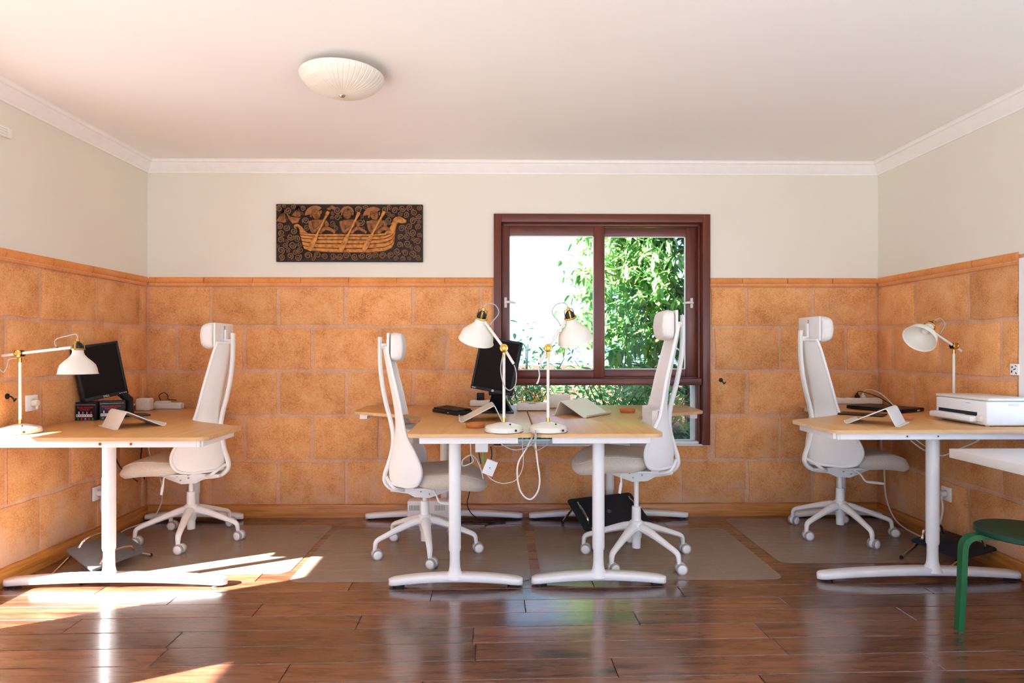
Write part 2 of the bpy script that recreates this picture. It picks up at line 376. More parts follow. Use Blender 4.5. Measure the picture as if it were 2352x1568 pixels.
def spline(pts, rr, k):
    P = [pts[0]] + pts + [pts[-1]]; out = []; ro = []
    for i in range(1, len(P) - 2):
        for j in range(k):
            t = j / k; a, b, c, d = P[i - 1], P[i], P[i + 1], P[i + 2]
            out.append(0.5 * ((2 * b) + (c - a) * t + (2 * a - 5 * b + 4 * c - d) * t * t + (3 * b - a - 3 * c + d) * t ** 3))
            ro.append(rr[i - 1] * (1 - t) + rr[i] * t)
    out.append(pts[-1]); ro.append(rr[-1])
    return out, ro

def tag(o, label, cat, group=None):
    o['label'] = label; o['category'] = cat
    if group: o['group'] = group
    return o
def thing(name, label, cat, loc=(0, 0, 0), rz=0.0, group=None, rot=None):
    o = bpy.data.objects.new(name, None); COL.objects.link(o); o.empty_display_size = 0.05
    o.location = loc; o.rotation_euler = rot if rot is not None else (0, 0, rz)
    return tag(o, label, cat, group)
def struct(o): o['kind'] = 'structure'; return o
def box_obj(name, lo, hi, m, parent=None, bev=0.0):
    b = MB(); c = [(a + d) / 2 for a, d in zip(lo, hi)]; b.box(c, [d - a for a, d in zip(lo, hi)], bev=bev)
    return b.build(name, m, parent)
def rounded(pts, rads, n=6):
    """2D outline with rounded corners"""
    out = []; N = len(pts)
    for i in range(N):
        p = Vector(pts[i]); a = Vector(pts[i - 1]) - p; b = Vector(pts[(i + 1) % N]) - p
        r = rads[i] if isinstance(rads, (list, tuple)) else rads
        if r <= 0: out.append(tuple(p)); continue
        la, lb = a.length, b.length; a.normalize(); b.normalize()
        ang = a.angle(b); d = min(r / math.tan(ang / 2), la * 0.49, lb * 0.49)
        for k in range(n + 1):
            t = k / n
            out.append(tuple((p + a * d) * (1 - t) ** 2 + p * 2 * t * (1 - t) + (p + b * d) * t * t))
    return out
def text_mb(b, txt, size, mt, depth=0.0006, align='CENTER'):
    c = bpy.data.curves.new('t', 'FONT'); c.body = txt; c.size = size; c.extrude = depth; c.align_x = align; c.align_y = 'CENTER'; c.resolution_u = 2
    o = bpy.data.objects.new('t', c); COL.objects.link(o)
    bpy.context.view_layer.update()
    me = bpy.data.meshes.new_from_object(o.evaluated_get(bpy.context.evaluated_depsgraph_get()))
    bb = bmesh.new(); bb.from_mesh(me); b.merge(bb, mt)
    bpy.data.objects.remove(o); bpy.data.curves.remove(c); bpy.data.meshes.remove(me)

# ================================================================ ROOM
XL, XR, YB, YF, ZC = -2.57, 2.75, 4.62, -1.25, 2.567
WX0, WX1, WZ0, WZ1 = -0.068, 1.505, 0.517, 2.19     # back window opening
TH = 0.26

fl = struct(box_obj('floor', (XL - TH, YF - TH, -0.10), (XR + TH, YB + TH, -0.012), 'bark'))
box_obj('bounce_slab', (XL, YF - 0.2, -0.012), (XR, 0.80, 0.0), 'terrace', fl)  # unseen pale strip, added to bounce sunlight up to the ceiling
# floor planks, laid along X with a slight turn
rot = Matrix.Rotation(R(1.3), 4, 'Z')
PW = 0.1475
def plank(x0, x1, y0):
    b = MB(); g = 0.0013; h = random.uniform(-0.0003, 0.0003)
    x0 += g; x1 -= g; y1 = y0 + PW - g; y0 += g; c = 0.0018
    vs = [(x0, y0, -0.012), (x1, y0, -0.012), (x1, y1, -0.012), (x0, y1, -0.012),
          (x0, y0, h - c), (x1, y0, h - c), (x1, y1, h - c), (x0, y1, h - c),
          (x0 + c, y0 + c, h), (x1 - c, y0 + c, h), (x1 - c, y1 - c, h), (x0 + c, y1 - c, h)]
    fs = [(0, 1, 5, 4), (1, 2, 6, 5), (2, 3, 7, 6), (3, 0, 4, 7), (4, 5, 9, 8), (5, 6, 10, 9), (6, 7, 11, 10), (7, 4, 8, 11), (8, 9, 10, 11)]
    b.add([rot @ Vector(v) for v in vs], fs)
    b.build('floor_plank', 'plank', fl, angle=0, recalc=False)
JO = {0: [-1.27, -0.14, 1.1], 1: [-1.62, 0.02, 1.55], 2: [-1.05, -0.42, 0.9], 3: [-1.42, -0.22, 1.35], 4: [-1.75, 0.1, 1.0]}
y = 3.08 - PW * 15
k = 0
while y < YB + 0.1:
    x = XL - 0.12 - random.uniform(0, 0.6); 
    js = [XL - 0.15]
    off = [-0.62, 0.18, -0.30, 0.47, -0.05, 0.72][k % 6] + random.uniform(-0.1, 0.1)
    for j in (-2.0 + off, -0.75 + off, 0.5 + off, 1.75 + off):
        if js[-1] + 0.25 < j < XR: js.append(j)
    js.append(XR + 0.15)
    for a, c in zip(js[:-1], js[1:]): plank(a, c, y)
    y += PW; k += 1

cl = struct(box_obj('ceiling', (XL - 0.6, YF - 0.6, ZC), (XR + 0.6, YB + 0.6, ZC + 0.25), 'ceil'))

def wall_boxes(name, boxes, m, parent=None):
    b = MB()
    for lo, hi in boxes: b.box([(p + q) / 2 for p, q in zip(lo, hi)], [q - p for p, q in zip(lo, hi)])
    return b.build(name, m, parent, angle=0)

wb_ = struct(wall_boxes('wall_back', [((XL - TH, YB, -0.1), (WX0, YB + TH, ZC)), ((WX1, YB, -0.1), (XR + TH, YB + TH, ZC)),
    ((WX0, YB, -0.1), (WX1, YB + TH, WZ0)), ((WX0, YB, WZ1), (WX1, YB + TH, ZC))], 'mortar'))
wall_boxes('plaster', [((XL, YB - 0.008, 1.72), (WX0, YB, ZC)), ((WX1, YB - 0.008, 1.72), (XR, YB, ZC)), ((WX0, YB - 0.008, WZ1), (WX1, YB, ZC))], 'paint', wb_)
# left wall: three openings under an added, unseen slab outside that keeps the sun off all but their feet
LA = (2.46, 3.166); LB = (1.34, 1.69); LC = (-0.9, 0.85); LZ = (0.116, 2.10)
def lw(y0, y1, z0, z1, x0=XL - TH, x1=XL): return ((x0, y0, z0), (x1, y1, z1))
wl = struct(wall_boxes('wall_left', [lw(LA[1], YB, -0.1, ZC), lw(LB[1], LA[0], -0.1, ZC), lw(LC[1], LB[0], -0.1, ZC), lw(YF, LC[0], -0.1, ZC)]
    + [lw(a, c, -0.1, LZ[0]) for a, c in (LA, LB, LC)] + [lw(a, c, LZ[1], ZC) for a, c in (LA, LB, LC)], 'mortar'))
wall_boxes('plaster', [lw(LA[1], YB, 1.72, ZC, XL, XL + 0.008), lw(LB[1], LA[0], 1.72, ZC, XL, XL + 0.008), lw(LC[1], LB[0], 1.72, ZC, XL, XL + 0.008), lw(YF, LC[0], 0, ZC, XL, XL + 0.008)]
    + [lw(a, c, LZ[1], ZC, XL, XL + 0.008) for a, c in (LA, LB, LC)], 'paint', wl)
b = MB(); b.prism([(XL - TH, 2.32), (XL - TH - 1.34, 2.03), (XL - TH - 1.34, 2.00), (XL - TH, 2.29)], -4.0, 5.0, Matrix(((1, 0, 0, 0), (0, 0, 1, 0), (0, 1, 0, 0), (0, 0, 0, 1)))); b.build('sun_blocker', 'white_trim', wl, angle=0)
RO = (-0.9, 3.338); RZ = (0.80, 1.70)
wr = struct(wall_boxes('wall_right', [((XR, RO[1], -0.1), (XR + TH, YB, ZC)), ((XR, YF, -0.1), (XR + TH, RO[0], ZC)), ((XR, RO[0], RZ[1]), (XR + TH, RO[1], ZC)), ((XR, RO[0], -0.1), (XR + TH, RO[1], RZ[0]))], 'mortar'))
wall_boxes('plaster', [((XR - 0.008, YF, 1.72), (XR, YB, ZC)), ((XR - 0.008, YF, -0.01), (XR, RO[0], 1.72))], 'paint', wr)
FX = (-2.3, 2.5)
wf = struct(wall_boxes('wall_front', [((XL - TH, YF - TH, -0.1), (FX[0], YF, ZC)), ((FX[1], YF - TH, -0.1), (XR + TH, YF, ZC)), ((FX[0], YF - TH, 2.35), (FX[1], YF, ZC))], 'paint'))

# ---- stone blocks, every one an object
ROWS = [(1.378, 1.672), (1.056, 1.378), (0.731, 1.056), (0.407, 0.731), (0.085, 0.407)]
def block(parent, u0, u1, z0, z1, place):
    j = 0.013
    u0 += j; u1 -= j; z0 += j; z1 -= j
    if u1 - u0 < 0.03 or z1 - z0 < 0.03: return
    ou = []
    nu = max(2, int((u1 - u0) / 0.085)); nz = 3
    rj = lambda: random.uniform(-0.0065, 0.0065)
    for i in range(nu): ou.append((u0 + (u1 - u0) * i / nu + (rj() if i else 0), z0 + rj()))
    for i in range(nz): ou.append((u1 + rj(), z0 + (z1 - z0) * i / nz))
    for i in range(nu): ou.append((u1 - (u1 - u0) * i / nu, z1 + rj()))
    for i in range(nz): ou.append((u0 + rj(), z1 - (z1 - z0) * i / nz))
    d = random.uniform(0.006, 0.010); cu, cz = (u0 + u1) / 2, (z0 + z1) / 2; be = 0.008
    inn = [(u + (be if u < cu else -be) * (abs(u - cu) > (u1 - u0) * 0.4), z + (be if z < cz else -be) * (abs(z - cz) > (z1 - z0) * 0.3)) for u, z in ou]
    n = len(ou); b = MB()
    vs = [place(u, z, 0.0) for u, z in ou] + [place(u, z, d * 0.6) for u, z in ou] + [place(u, z, d) for u, z in inn]
    fs = [(i, (i + 1) % n, n + (i + 1) % n, n + i) for i in range(n)] + [(n + i, n + (i + 1) % n, 2 * n + (i + 1) % n, 2 * n + i) for i in range(n)] + [tuple(range(2 * n, 3 * n))]
    b.add(vs, fs); b.build('stone_block', 'block', parent, angle=50)
def joints(start, pitch, lo, hi):
    k = math.ceil((lo - start) / pitch); js = [lo]
    while start + k * pitch < hi - 0.03:
        v = start + k * pitch
        if v > lo + 0.03: js.append(v)
        k += 1
    return js + [hi]
for r, (z0, z1) in enumerate(ROWS):
    P = 0.4862
    js = joints(-2.11 if r % 2 == 0 else -2.352, P, XL, XR)
    pl = lambda u, z, d: (u, YB - d, z)
    for a, c in zip(js[:-1], js[1:]):
        if c <= WX0 or a >= WX1: block(wb_, a, c, z0, z1, pl); continue
        if a < WX0: block(wb_, a, WX0, z0, z1, pl)
        if c > WX1: block(wb_, WX1, c, z0, z1, pl)
        if z0 < WZ0 - 0.03: block(wb_, max(a, WX0) if a < WX0 and z1 > WZ0 else a, min(c, WX1) if c > WX1 and z1 > WZ0 else c, z0, min(z1, WZ0), pl)
    js = joints(3.56 if r % 2 == 0 else 3.80, P, LA[1], YB)
    for a, c in zip(js[:-1], js[1:]): block(wl, a, c, z0, z1, lambda u, z, d: (XL + d, u, z))
    for a, c in zip(*(lambda q: (q[:-1], q[1:]))(joints(3.56 if r % 2 == 0 else 3.80, P, LB[1], LA[0]))): block(wl, a, c, z0, z1, lambda u, z, d: (XL + d, u, z))
    js = joints(3.71 if r % 2 == 0 else 3.95, P, RO[1], YB)
    if z0 < RZ[0]: js = joints(3.71 if r % 2 == 0 else 3.95, P, 2.1, YB)
    for a, c in zip(js[:-1], js[1:]):
        if z1 > RZ[0] and a < RO[1] < c: block(wr, RO[1], c, z0, z1, lambda u, z, d: (XR - d, u, z)); block(wr, a, RO[1], z0, RZ[0], lambda u, z, d: (XR - d, u, z)); continue
        block(wr, a, c, z0, min(z1, RZ[0]) if c <= RO[1] else z1, lambda u, z, d: (XR - d, u, z))

# ---- terracotta rail of bullnose tiles
PROF = [(0, 1.668), (0.010, 1.668), (0.014, 1.672), (0.014, 1.682), (0.009, 1.688), (0.015, 1.692), (0.022, 1.700), (0.025, 1.712), (0.022, 1.725), (0.014, 1.733), (0, 1.736)]
def rail(name, js, place):
    root = bpy.data.objects.new(name, None); COL.objects.link(root); struct(root)
    for a, c in zip(js[:-1], js[1:]):
        if c - a < 0.02: continue
        b = MB(); n = len(PROF); g = 0.0025
        vs = [place(a + g, z, d) for d, z in PROF] + [place(c - g, z, d) for d, z in PROF]
        b.add(vs, [(i, i + 1, n + i + 1, n + i) for i in range(n - 1)] + [tuple(range(n)), tuple(range(n, 2 * n))])
        b.build('rail_tile', 'railtile', root, angle=60)
    b = MB(); a, c = js[0], js[-1]
    vs = [place(a, z, d) for d, z in ((0, 1.668), (0.012, 1.670), (0.012, 1.733), (0, 1.736))] + [place(c, z, d) for d, z in ((0, 1.668), (0.012, 1.670), (0.012, 1.733), (0, 1.736))]
    b.add(vs, [(i, i + 1, 4 + i + 1, 4 + i) for i in range(3)]); b.build('rail_grout', 'mortar', root)
rail('trim_1', joints(-2.497, 0.3457, XL + 0.02, WX0), lambda u, z, d: (u, YB - d, z))
rail('trim_2', joints(1.742, 0.330, WX1, XR - 0.02), lambda u, z, d: (u, YB - d, z))
rail('trim_3', joints(3.64, 0.345, LA[1], YB - 0.02), lambda u, z, d: (XL + d, u, z))
rail('trim_4', joints(3.66, 0.345, RO[1], YB - 0.02), lambda u, z, d: (XR - d, u, z))

# ---- crown moulding
CP = [(0, -0.085), (0.010, -0.085), (0.014, -0.074), (0.020, -0.070), (0.034, -0.050), (0.052, -0.034), (0.058, -0.022), (0.070, -0.018), (0.074, -0.006), (0.080, 0)]
def crown(name, a, c, place):
    b = MB(); n = len(CP)
    b.add([place(a, ZC + z, d) for d, z in CP] + [place(c, ZC + z, d) for d, z in CP], [(i, i + 1, n + i + 1, n + i) for i in range(n - 1)] + [tuple(range(n)), tuple(range(n, 2 * n))])
    struct(b.build(name, 'white_trim', angle=25))
crown('trim_5', XL, XR, lambda u, z, d: (u, YB - 0.008 - d, z))
crown('trim_6', YF, YB, lambda u, z, d: (XL + 0.008 + d, u, z))
crown('trim_7', YF, YB, lambda u, z, d: (XR - 0.008 - d, u, z))
# ---- baseboards
def baseboard(name, a, c, place, m):
    pr = [(0, 0), (0.018, 0), (0.018, 0.078), (0.014, 0.088), (0.008, 0.092), (0, 0.094)]; n = len(pr); b = MB()
    b.add([place(a, z, d) for d, z in pr] + [place(c, z, d) for d, z in pr], [(i, i + 1, n + i + 1, n + i) for i in range(n - 1)] + [tuple(range(n)), tuple(range(n, 2 * n))])
    struct(b.build(name, m, angle=30))
baseboard('baseboard_back', XL, XR, lambda u, z, d: (u, YB - d, z), 'base_wood')
baseboard('baseboard_left', LA[1], YB, lambda u, z, d: (XL + d, u, z), 'base_wood_y')
baseboard('baseboard_right', 2.1, YB, lambda u, z, d: (XR - d, u, z), 'base_wood_y')

# ---- openings beside and behind the camera
def sidewin(name, x, ys, zs):
    b = MB()
    for (y0, y1, z0, z1) in ((ys[0], ys[0] + 0.012, zs[0], zs[1]), (ys[1] - 0.012, ys[1], zs[0], zs[1]), (ys[0], ys[1], zs[0] - 0.03, zs[0]), (ys[0], ys[1], zs[1], zs[1] + 0.05)):
        b.box((x, (y0 + y1) / 2, (z0 + z1) / 2), (0.05, y1 - y0, z1 - z0))
    struct(b.build(name, 'white_trim', angle=0))
sidewin('window_2', XL - 0.09, LA, LZ); sidewin('window_3', XL - 0.09, LB, LZ); sidewin('fill_opening_left', XL - 0.09, LC, LZ)  # the one in LC is unseen, added to bring in light from the left
b = MB()
for y0, y1, z0, z1 in ((RO[1] - 0.05, RO[1] - 0.001, RZ[0] + 0.001, RZ[1] - 0.001), (RO[0] + 0.001, RO[0] + 0.05, RZ[0] + 0.001, RZ[1] - 0.001), (RO[0] + 0.051, RO[1] - 0.051, RZ[1] - 0.05, RZ[1] - 0.001), (RO[0] + 0.051, RO[1] - 0.051, RZ[0] + 0.001, RZ[0] + 0.03)): b.box((XR + 0.12, (y0 + y1) / 2, (z0 + z1) / 2), (0.26, y1 - y0, z1 - z0))
struct(b.build('window_4', 'white_trim', angle=0))
b = MB()
for x0, x1, z0, z1 in ((FX[0], FX[0] + 0.07, 0, 2.35), (FX[1] - 0.07, FX[1], 0, 2.35), (0.06, 0.13, 0, 2.35), (FX[0], FX[1], 2.28, 2.35)): b.box(((x0 + x1) / 2, YF - 0.1, (z0 + z1) / 2), (x1 - x0, 0.08, z1 - z0))
struct(b.build('fill_opening_front', 'mahogany_z', angle=0))  # unseen wide opening behind the camera, added to let in fill light

# ---- back window: frame, two sliding sashes, fixed lower light
win = bpy.data.objects.new('window_1', None); COL.objects.link(win); struct(win)
def bar(b, x0, x1, z0, z1, y0, y1, bev=0.004): b.box(((x0 + x1) / 2, (y0 + y1) / 2, (z0 + z1) / 2), (x1 - x0, y1 - y0, z1 - z0), bev=bev, seg=2)
b = MB(); b.mats = []
bar(b, WX0, WX0 + 0.055, WZ0, WZ1 + 0.005, YB - 0.03, YB + 0.10); bar(b, WX1 - 0.055, WX1, WZ0, WZ1 + 0.005, YB - 0.03, YB + 0.10)
bar(b, WX0 + 0.055, WX0 + 0.075, WZ0, WZ1, YB + 0.02, YB + 0.10); bar(b, WX1 - 0.075, WX1 - 0.055, WZ0, WZ1, YB + 0.02, YB + 0.10)
b.build('frame_jamb', 'mahogany_z', win)
b = MB(); bar(b, WX0 + 0.055, WX1 - 0.055, WZ1 - 0.055, WZ1 + 0.005, YB - 0.03, YB + 0.10); bar(b, WX0 + 0.06, WX1 - 0.06, WZ1 - 0.075, WZ1 - 0.055, YB + 0.02, YB + 0.10)
b.build('frame_head', 'mahogany_x', win)
b = MB(); bar(b, WX0 + 0.06, WX1 - 0.06, 0.953, 1.002, YB - 0.025, YB + 0.10); bar(b, WX0 + 0.06, WX1 - 0.06, 1.002, 1.010, YB + 0.03, YB + 0.05, 0.001)
b.build('frame_transom', 'mahogany_x', win)
def sash(x0, x1, z0, z1, gx0, gx1, gz0, gz1, y0, y1):
    b = MB(); bar(b, x0, gx0, z0, z1, y0, y1); bar(b, gx1, x1, z0, z1, y0, y1); o = b.build('sash_stile', 'mahogany_z', win)
    b = MB(); bar(b, gx0, gx1, gz1, z1, y0, y1); bar(b, gx0, gx1, z0, gz0, y0, y1); b.build('sash_rail', 'mahogany_x', o)
    b = MB(); ym = (y0 + y1) / 2
    for q in ((gx0, gx0 + 0.006, gz0, gz1), (gx1 - 0.006, gx1, gz0, gz1), (gx0, gx1, gz0, gz0 + 0.006), (gx0, gx1, gz1 - 0.006, gz1)): bar(b, *q, ym - 0.008, ym + 0.008, 0)
    b.build('glazing_strip', 'plastic', o)
    b = MB(); bar(b, gx0, gx1, gz0, gz1, ym - 0.002, ym + 0.002, 0); b.build('pane', 'glass', o)
    return o
s1 = sash(-0.012, 0.742, 1.004, 2.118, 0.046, 0.664, 1.062, 2.045, YB + 0.018, YB + 0.052)
s2 = sash(0.668, 1.432, 1.004, 2.112, 0.745, 1.350, 1.065, 2.047, YB + 0.056, YB + 0.090)
for (hx, par, dx, yy) in ((0.018, s1, 0.058, YB + 0.018), (1.392, s2, -0.058, YB + 0.056)):
    b = MB(); b.box((hx, yy - 0.004, 1.555), (0.020, 0.008, 0.075), bev=0.0035); b.cyl((hx, yy - 0.004, 1.555), (hx, yy - 0.03, 1.555), 0.008)
    b.tube([(hx, yy - 0.03, 1.556), (hx + dx * 0.5, yy - 0.034, 1.557), (hx + dx, yy - 0.03, 1.554), (hx + dx * 1.25, yy - 0.026, 1.550)], [0.009, 0.0095, 0.008, 0.004], 10, smooth=4)
    b.box((hx, yy - 0.0085, 1.582), (0.006, 0.002, 0.006)); b.box((hx, yy - 0.0085, 1.528), (0.006, 0.002, 0.006))
    b.build('sash_handle', 'lampwhite', par)
b = MB(); bar(b, WX0 + 0.075, WX1 - 0.075, WZ0, 0.955, YB + 0.108, YB + 0.112, 0); b.build('pane', 'glass', win)
b = MB(); bar(b, WX1 - 0.10, WX1 - 0.06, WZ0, 0.955, YB + 0.09, YB + 0.14); bar(b, WX0 + 0.06, WX0 + 0.10, WZ0, 0.955, YB + 0.09, YB + 0.14); bar(b, WX0 + 0.06, WX1 - 0.06, WZ0, WZ0 + 0.022, YB + 0.02, YB + 0.14)
b.build('fixed_light_frame', 'white_trim', win)
b = MB(); bar(b, WX0, WX1, WZ0 - 0.006, WZ0 + 0.004, YB - 0.012, YB + 0.14, 0.002); b.build('sill', 'white_trim', win)

# ================================================================ OUTSIDE
gr = struct(box_obj('ground', (-14, YB + TH, -0.3), (16, 34, 0.33), 'soil'))
te = struct(box_obj('terrace', (-16, -16, -0.4), (16, YB + TH, -0.11), 'terrace'))

TSEED = 3
def leaf_pts(L, w, c, az, pitch, roll):
    """a folded, drooping leaf: 8 points"""
    rt = Euler((roll, pitch, az), 'XYZ').to_matrix() if False else (Matrix.Rotation(az, 3, 'Z') @ Matrix.Rotation(pitch, 3, 'Y') @ Matrix.Rotation(roll, 3, 'X'))
    pr = [(0, 0, 0), (0.28 * L, 0.42 * w, 0.10 * w), (0.28 * L, 0, -0.02 * L), (0.28 * L, -0.42 * w, 0.10 * w), (0.65 * L, 0.38 * w, 0.06 * w - 0.05 * L), (0.65 * L, 0, -0.07 * L), (0.65 * L, -0.38 * w, 0.06 * w - 0.05 * L), (L, 0, -0.16 * L)]
    return [Vector(c) + rt @ Vector(p) for p in pr]
LF = [(0, 2, 1), (0, 3, 2), (1, 2, 5, 4), (2, 3, 6, 5), (4, 5, 7), (5, 6, 7)]
LEAFM = {}
def leaf_obj(parent, key, m, L, w, c, az, pitch, roll):
    if key not in LEAFM:
        me = bpy.data.meshes.new('leaf'); me.from_pydata([tuple(p) for p in leaf_pts(1, w / L, (0, 0, 0), 0, 0, 0)], [], LF); me.materials.append(M[m])
        me.polygons.foreach_set('use_smooth', [True] * len(me.polygons)); LEAFM[key] = me
    o = bpy.data.objects.new('leaf', LEAFM[key]); COL.objects.link(o); o.parent = parent
    o.matrix_local = Matrix.Translation(c) @ Matrix.Rotation(az, 4, 'Z') @ Matrix.Rotation(pitch, 4, 'Y') @ Matrix.Rotation(roll, 4, 'X') @ Matrix.Scale(L, 4)
def leafage(name, parent, m, leaves):
    vs = []; fs = []
    for lf in leaves:
        k = len(vs); vs += [tuple(p) for p in leaf_pts(*lf)]; fs += [tuple(k + i for i in f) for f in LF]
    me = bpy.data.meshes.new(name); me.from_pydata(vs, [], fs); me.materials.append(M[m]); me.polygons.foreach_set('use_smooth', [True] * len(me.polygons))
    o = bpy.data.objects.new(name, me); COL.objects.link(o); o.parent = parent; o['kind'] = 'stuff'
    return o

random.seed(TSEED)
tree = thing('tree', 'tree with long drooping glossy leaves outside the window', 'tree', (0, 0, 0))
b = MB(); tr0 = Vector((2.05, 6.9, 0.3))
b.tube([tr0, (2.0, 6.85, 1.0), (1.85, 6.8, 1.7), (1.75, 6.7, 2.6), (1.6, 6.6, 3.4)], [0.07, 0.06, 0.05, 0.035, 0.015], 8, smooth=3); b.build('trunk', 'bark', tree)
BR = []
for i in range(54):
    t = random.random() if i % 3 else 0.35 + 0.5 * random.random(); s = Vector((2.05, 6.9, 0.3)).lerp(Vector((1.65, 6.65, 3.2)), 0.12 + 0.85 * t)
    a = random.uniform(0, 6.28) if i % 2 else random.gauss(3.3, 0.55); ln = random.uniform(0.6, 1.25) * (1.1 if math.cos(a) < 0 else 0.8)
    d = Vector((math.cos(a) * ln, math.sin(a) * ln * 0.75 - 0.1, random.uniform(-0.15, 0.55)))
    e = s + d
    mn = 0.62 + 0.10 * math.sin(e.z * 3)
    if e.x < mn: e.x = mn + random.uniform(0, 0.15)
    if e.y < 5.7: e.y = 5.7 + random.uniform(0, .2)
    BR.append((s, s.lerp(e, 0.5) + Vector((0, 0, 0.10)), e))
for s, m_, e in BR:
    b = MB(); b.tube([s, m_, e], [0.016, 0.010, 0.004], 5, smooth=3); b.build('branch', 'bark', tree)
allv = []
def spray(p, L0):
    for q in range(random.randint(5, 8)):
        a = random.uniform(0, 6.28); L = random.uniform(0.6, 1.15) * L0
        allv.append((L, L * random.uniform(0.30, 0.40), tuple(p + Vector((random.gauss(0, .03), random.gauss(0, .03), random.gauss(0, .03)))), a, random.uniform(-0.1, 1.25), random.uniform(-0.6, 0.6)))
for s, m_, e in BR:
    for q in range(33):
        t = random.uniform(0.25, 1.0); p = s.lerp(m_, t * 2) if t < 0.5 else m_.lerp(e, t * 2 - 1)
        spray(p + Vector((random.gauss(0, .09), random.gauss(0, .12), random.gauss(0, .13))), 0.150)
allv = [v for v in allv if v[2][1] > 5.35 and v[2][0] > 0.50 + 0.07 * math.sin(5 * v[2][2])]
allv.sort(key=lambda v: (v[2][1] + (0 if -0.1 < v[2][0] < 2.1 and 0.9 < v[2][2] < 2.6 else 5)))
for v in allv[:280]: leaf_obj(tree, 'tl%d' % (int(v[0] * 1000) % 3), 'leaf', *v)
leafage('foliage', tree, 'leaf', allv[280:])

def shrub(name, label, x, y_, w, h, n, L0, m='leaf2', big=24):
    t = thing(name, label, 'shrub', (x, y_, 0.33), 0, 'garden shrubs outside the window')
    lv = []
    for i in range(7):
        a = random.uniform(0, 6.28); e = Vector((math.cos(a) * w * 0.5, math.sin(a) * w * 0.4, h * random.uniform(0.6, 0.95)))
        b = MB(); b.tube([(0, 0, -0.02), e * 0.5 + Vector((0, 0, 0.04)), e], [0.010, 0.007, 0.003], 5, smooth=3); b.build('stem', 'bark', t)
        for q in range(n // 7):
            k = random.uniform(0.15, 1.05); p = e * k + Vector((random.gauss(0, w * .13), random.gauss(0, w * .13), random.gauss(0, h * .09)))
            if p.z < 0.03: p.z = 0.03
            L = random.uniform(0.6, 1.2) * L0
            lv.append((L, L * random.uniform(0.38, 0.55), tuple(p), random.uniform(0, 6.28), random.uniform(-0.6, 0.9), random.uniform(-0.7, 0.7)))
    lv.sort(key=lambda v: v[2][1])
    for v in lv[:big]: leaf_obj(t, m + 's', m, *v)
    leafage('foliage', t, m, lv[big:])
shrub('garden_shrub', 'bushy shrub with tall thin sprigs behind the left window pane', 0.22, 6.2, 0.85, 1.15, 560, 0.075)
shrub('garden_shrub', 'low leafy shrub seen through the lower pane beside the router', 0.45, 5.55, 0.7, 0.72, 460, 0.07)
shrub('garden_shrub', 'dense shrub seen through the middle of the lower pane', 0.98, 5.8, 0.8, 0.75, 560, 0.085)
shrub('garden_shrub', 'yellowish green shrub behind the rightmost chair at the window', 1.5, 5.95, 0.8, 0.75, 480, 0.075)
shrub('garden_shrub', 'small shrub on bare soil at the right end of the lower pane', 1.78, 5.5, 0.5, 0.42, 200, 0.065)
shrub('garden_shrub', 'tall shrub under the drooping tree behind the right window pane', 1.25, 6.7, 1.1, 1.2, 620, 0.09)
shrub('garden_shrub', 'low spreading shrub against the outside of the left lower pane', 0.12, 5.35, 0.6, 0.42, 380, 0.06)
shrub('garden_shrub', 'broad shrub closing the view beneath the drooping tree', 1.9, 7.3, 1.3, 1.35, 700, 0.095)
shrub('garden_shrub', 'leafy shrub far back in the middle of the garden', 0.75, 7.6, 1.3, 1.0, 620, 0.09)
shrub('garden_shrub', 'shrub behind the tilted monitor at the left window edge', -0.15, 6.7, 1.0, 0.95, 480, 0.085)

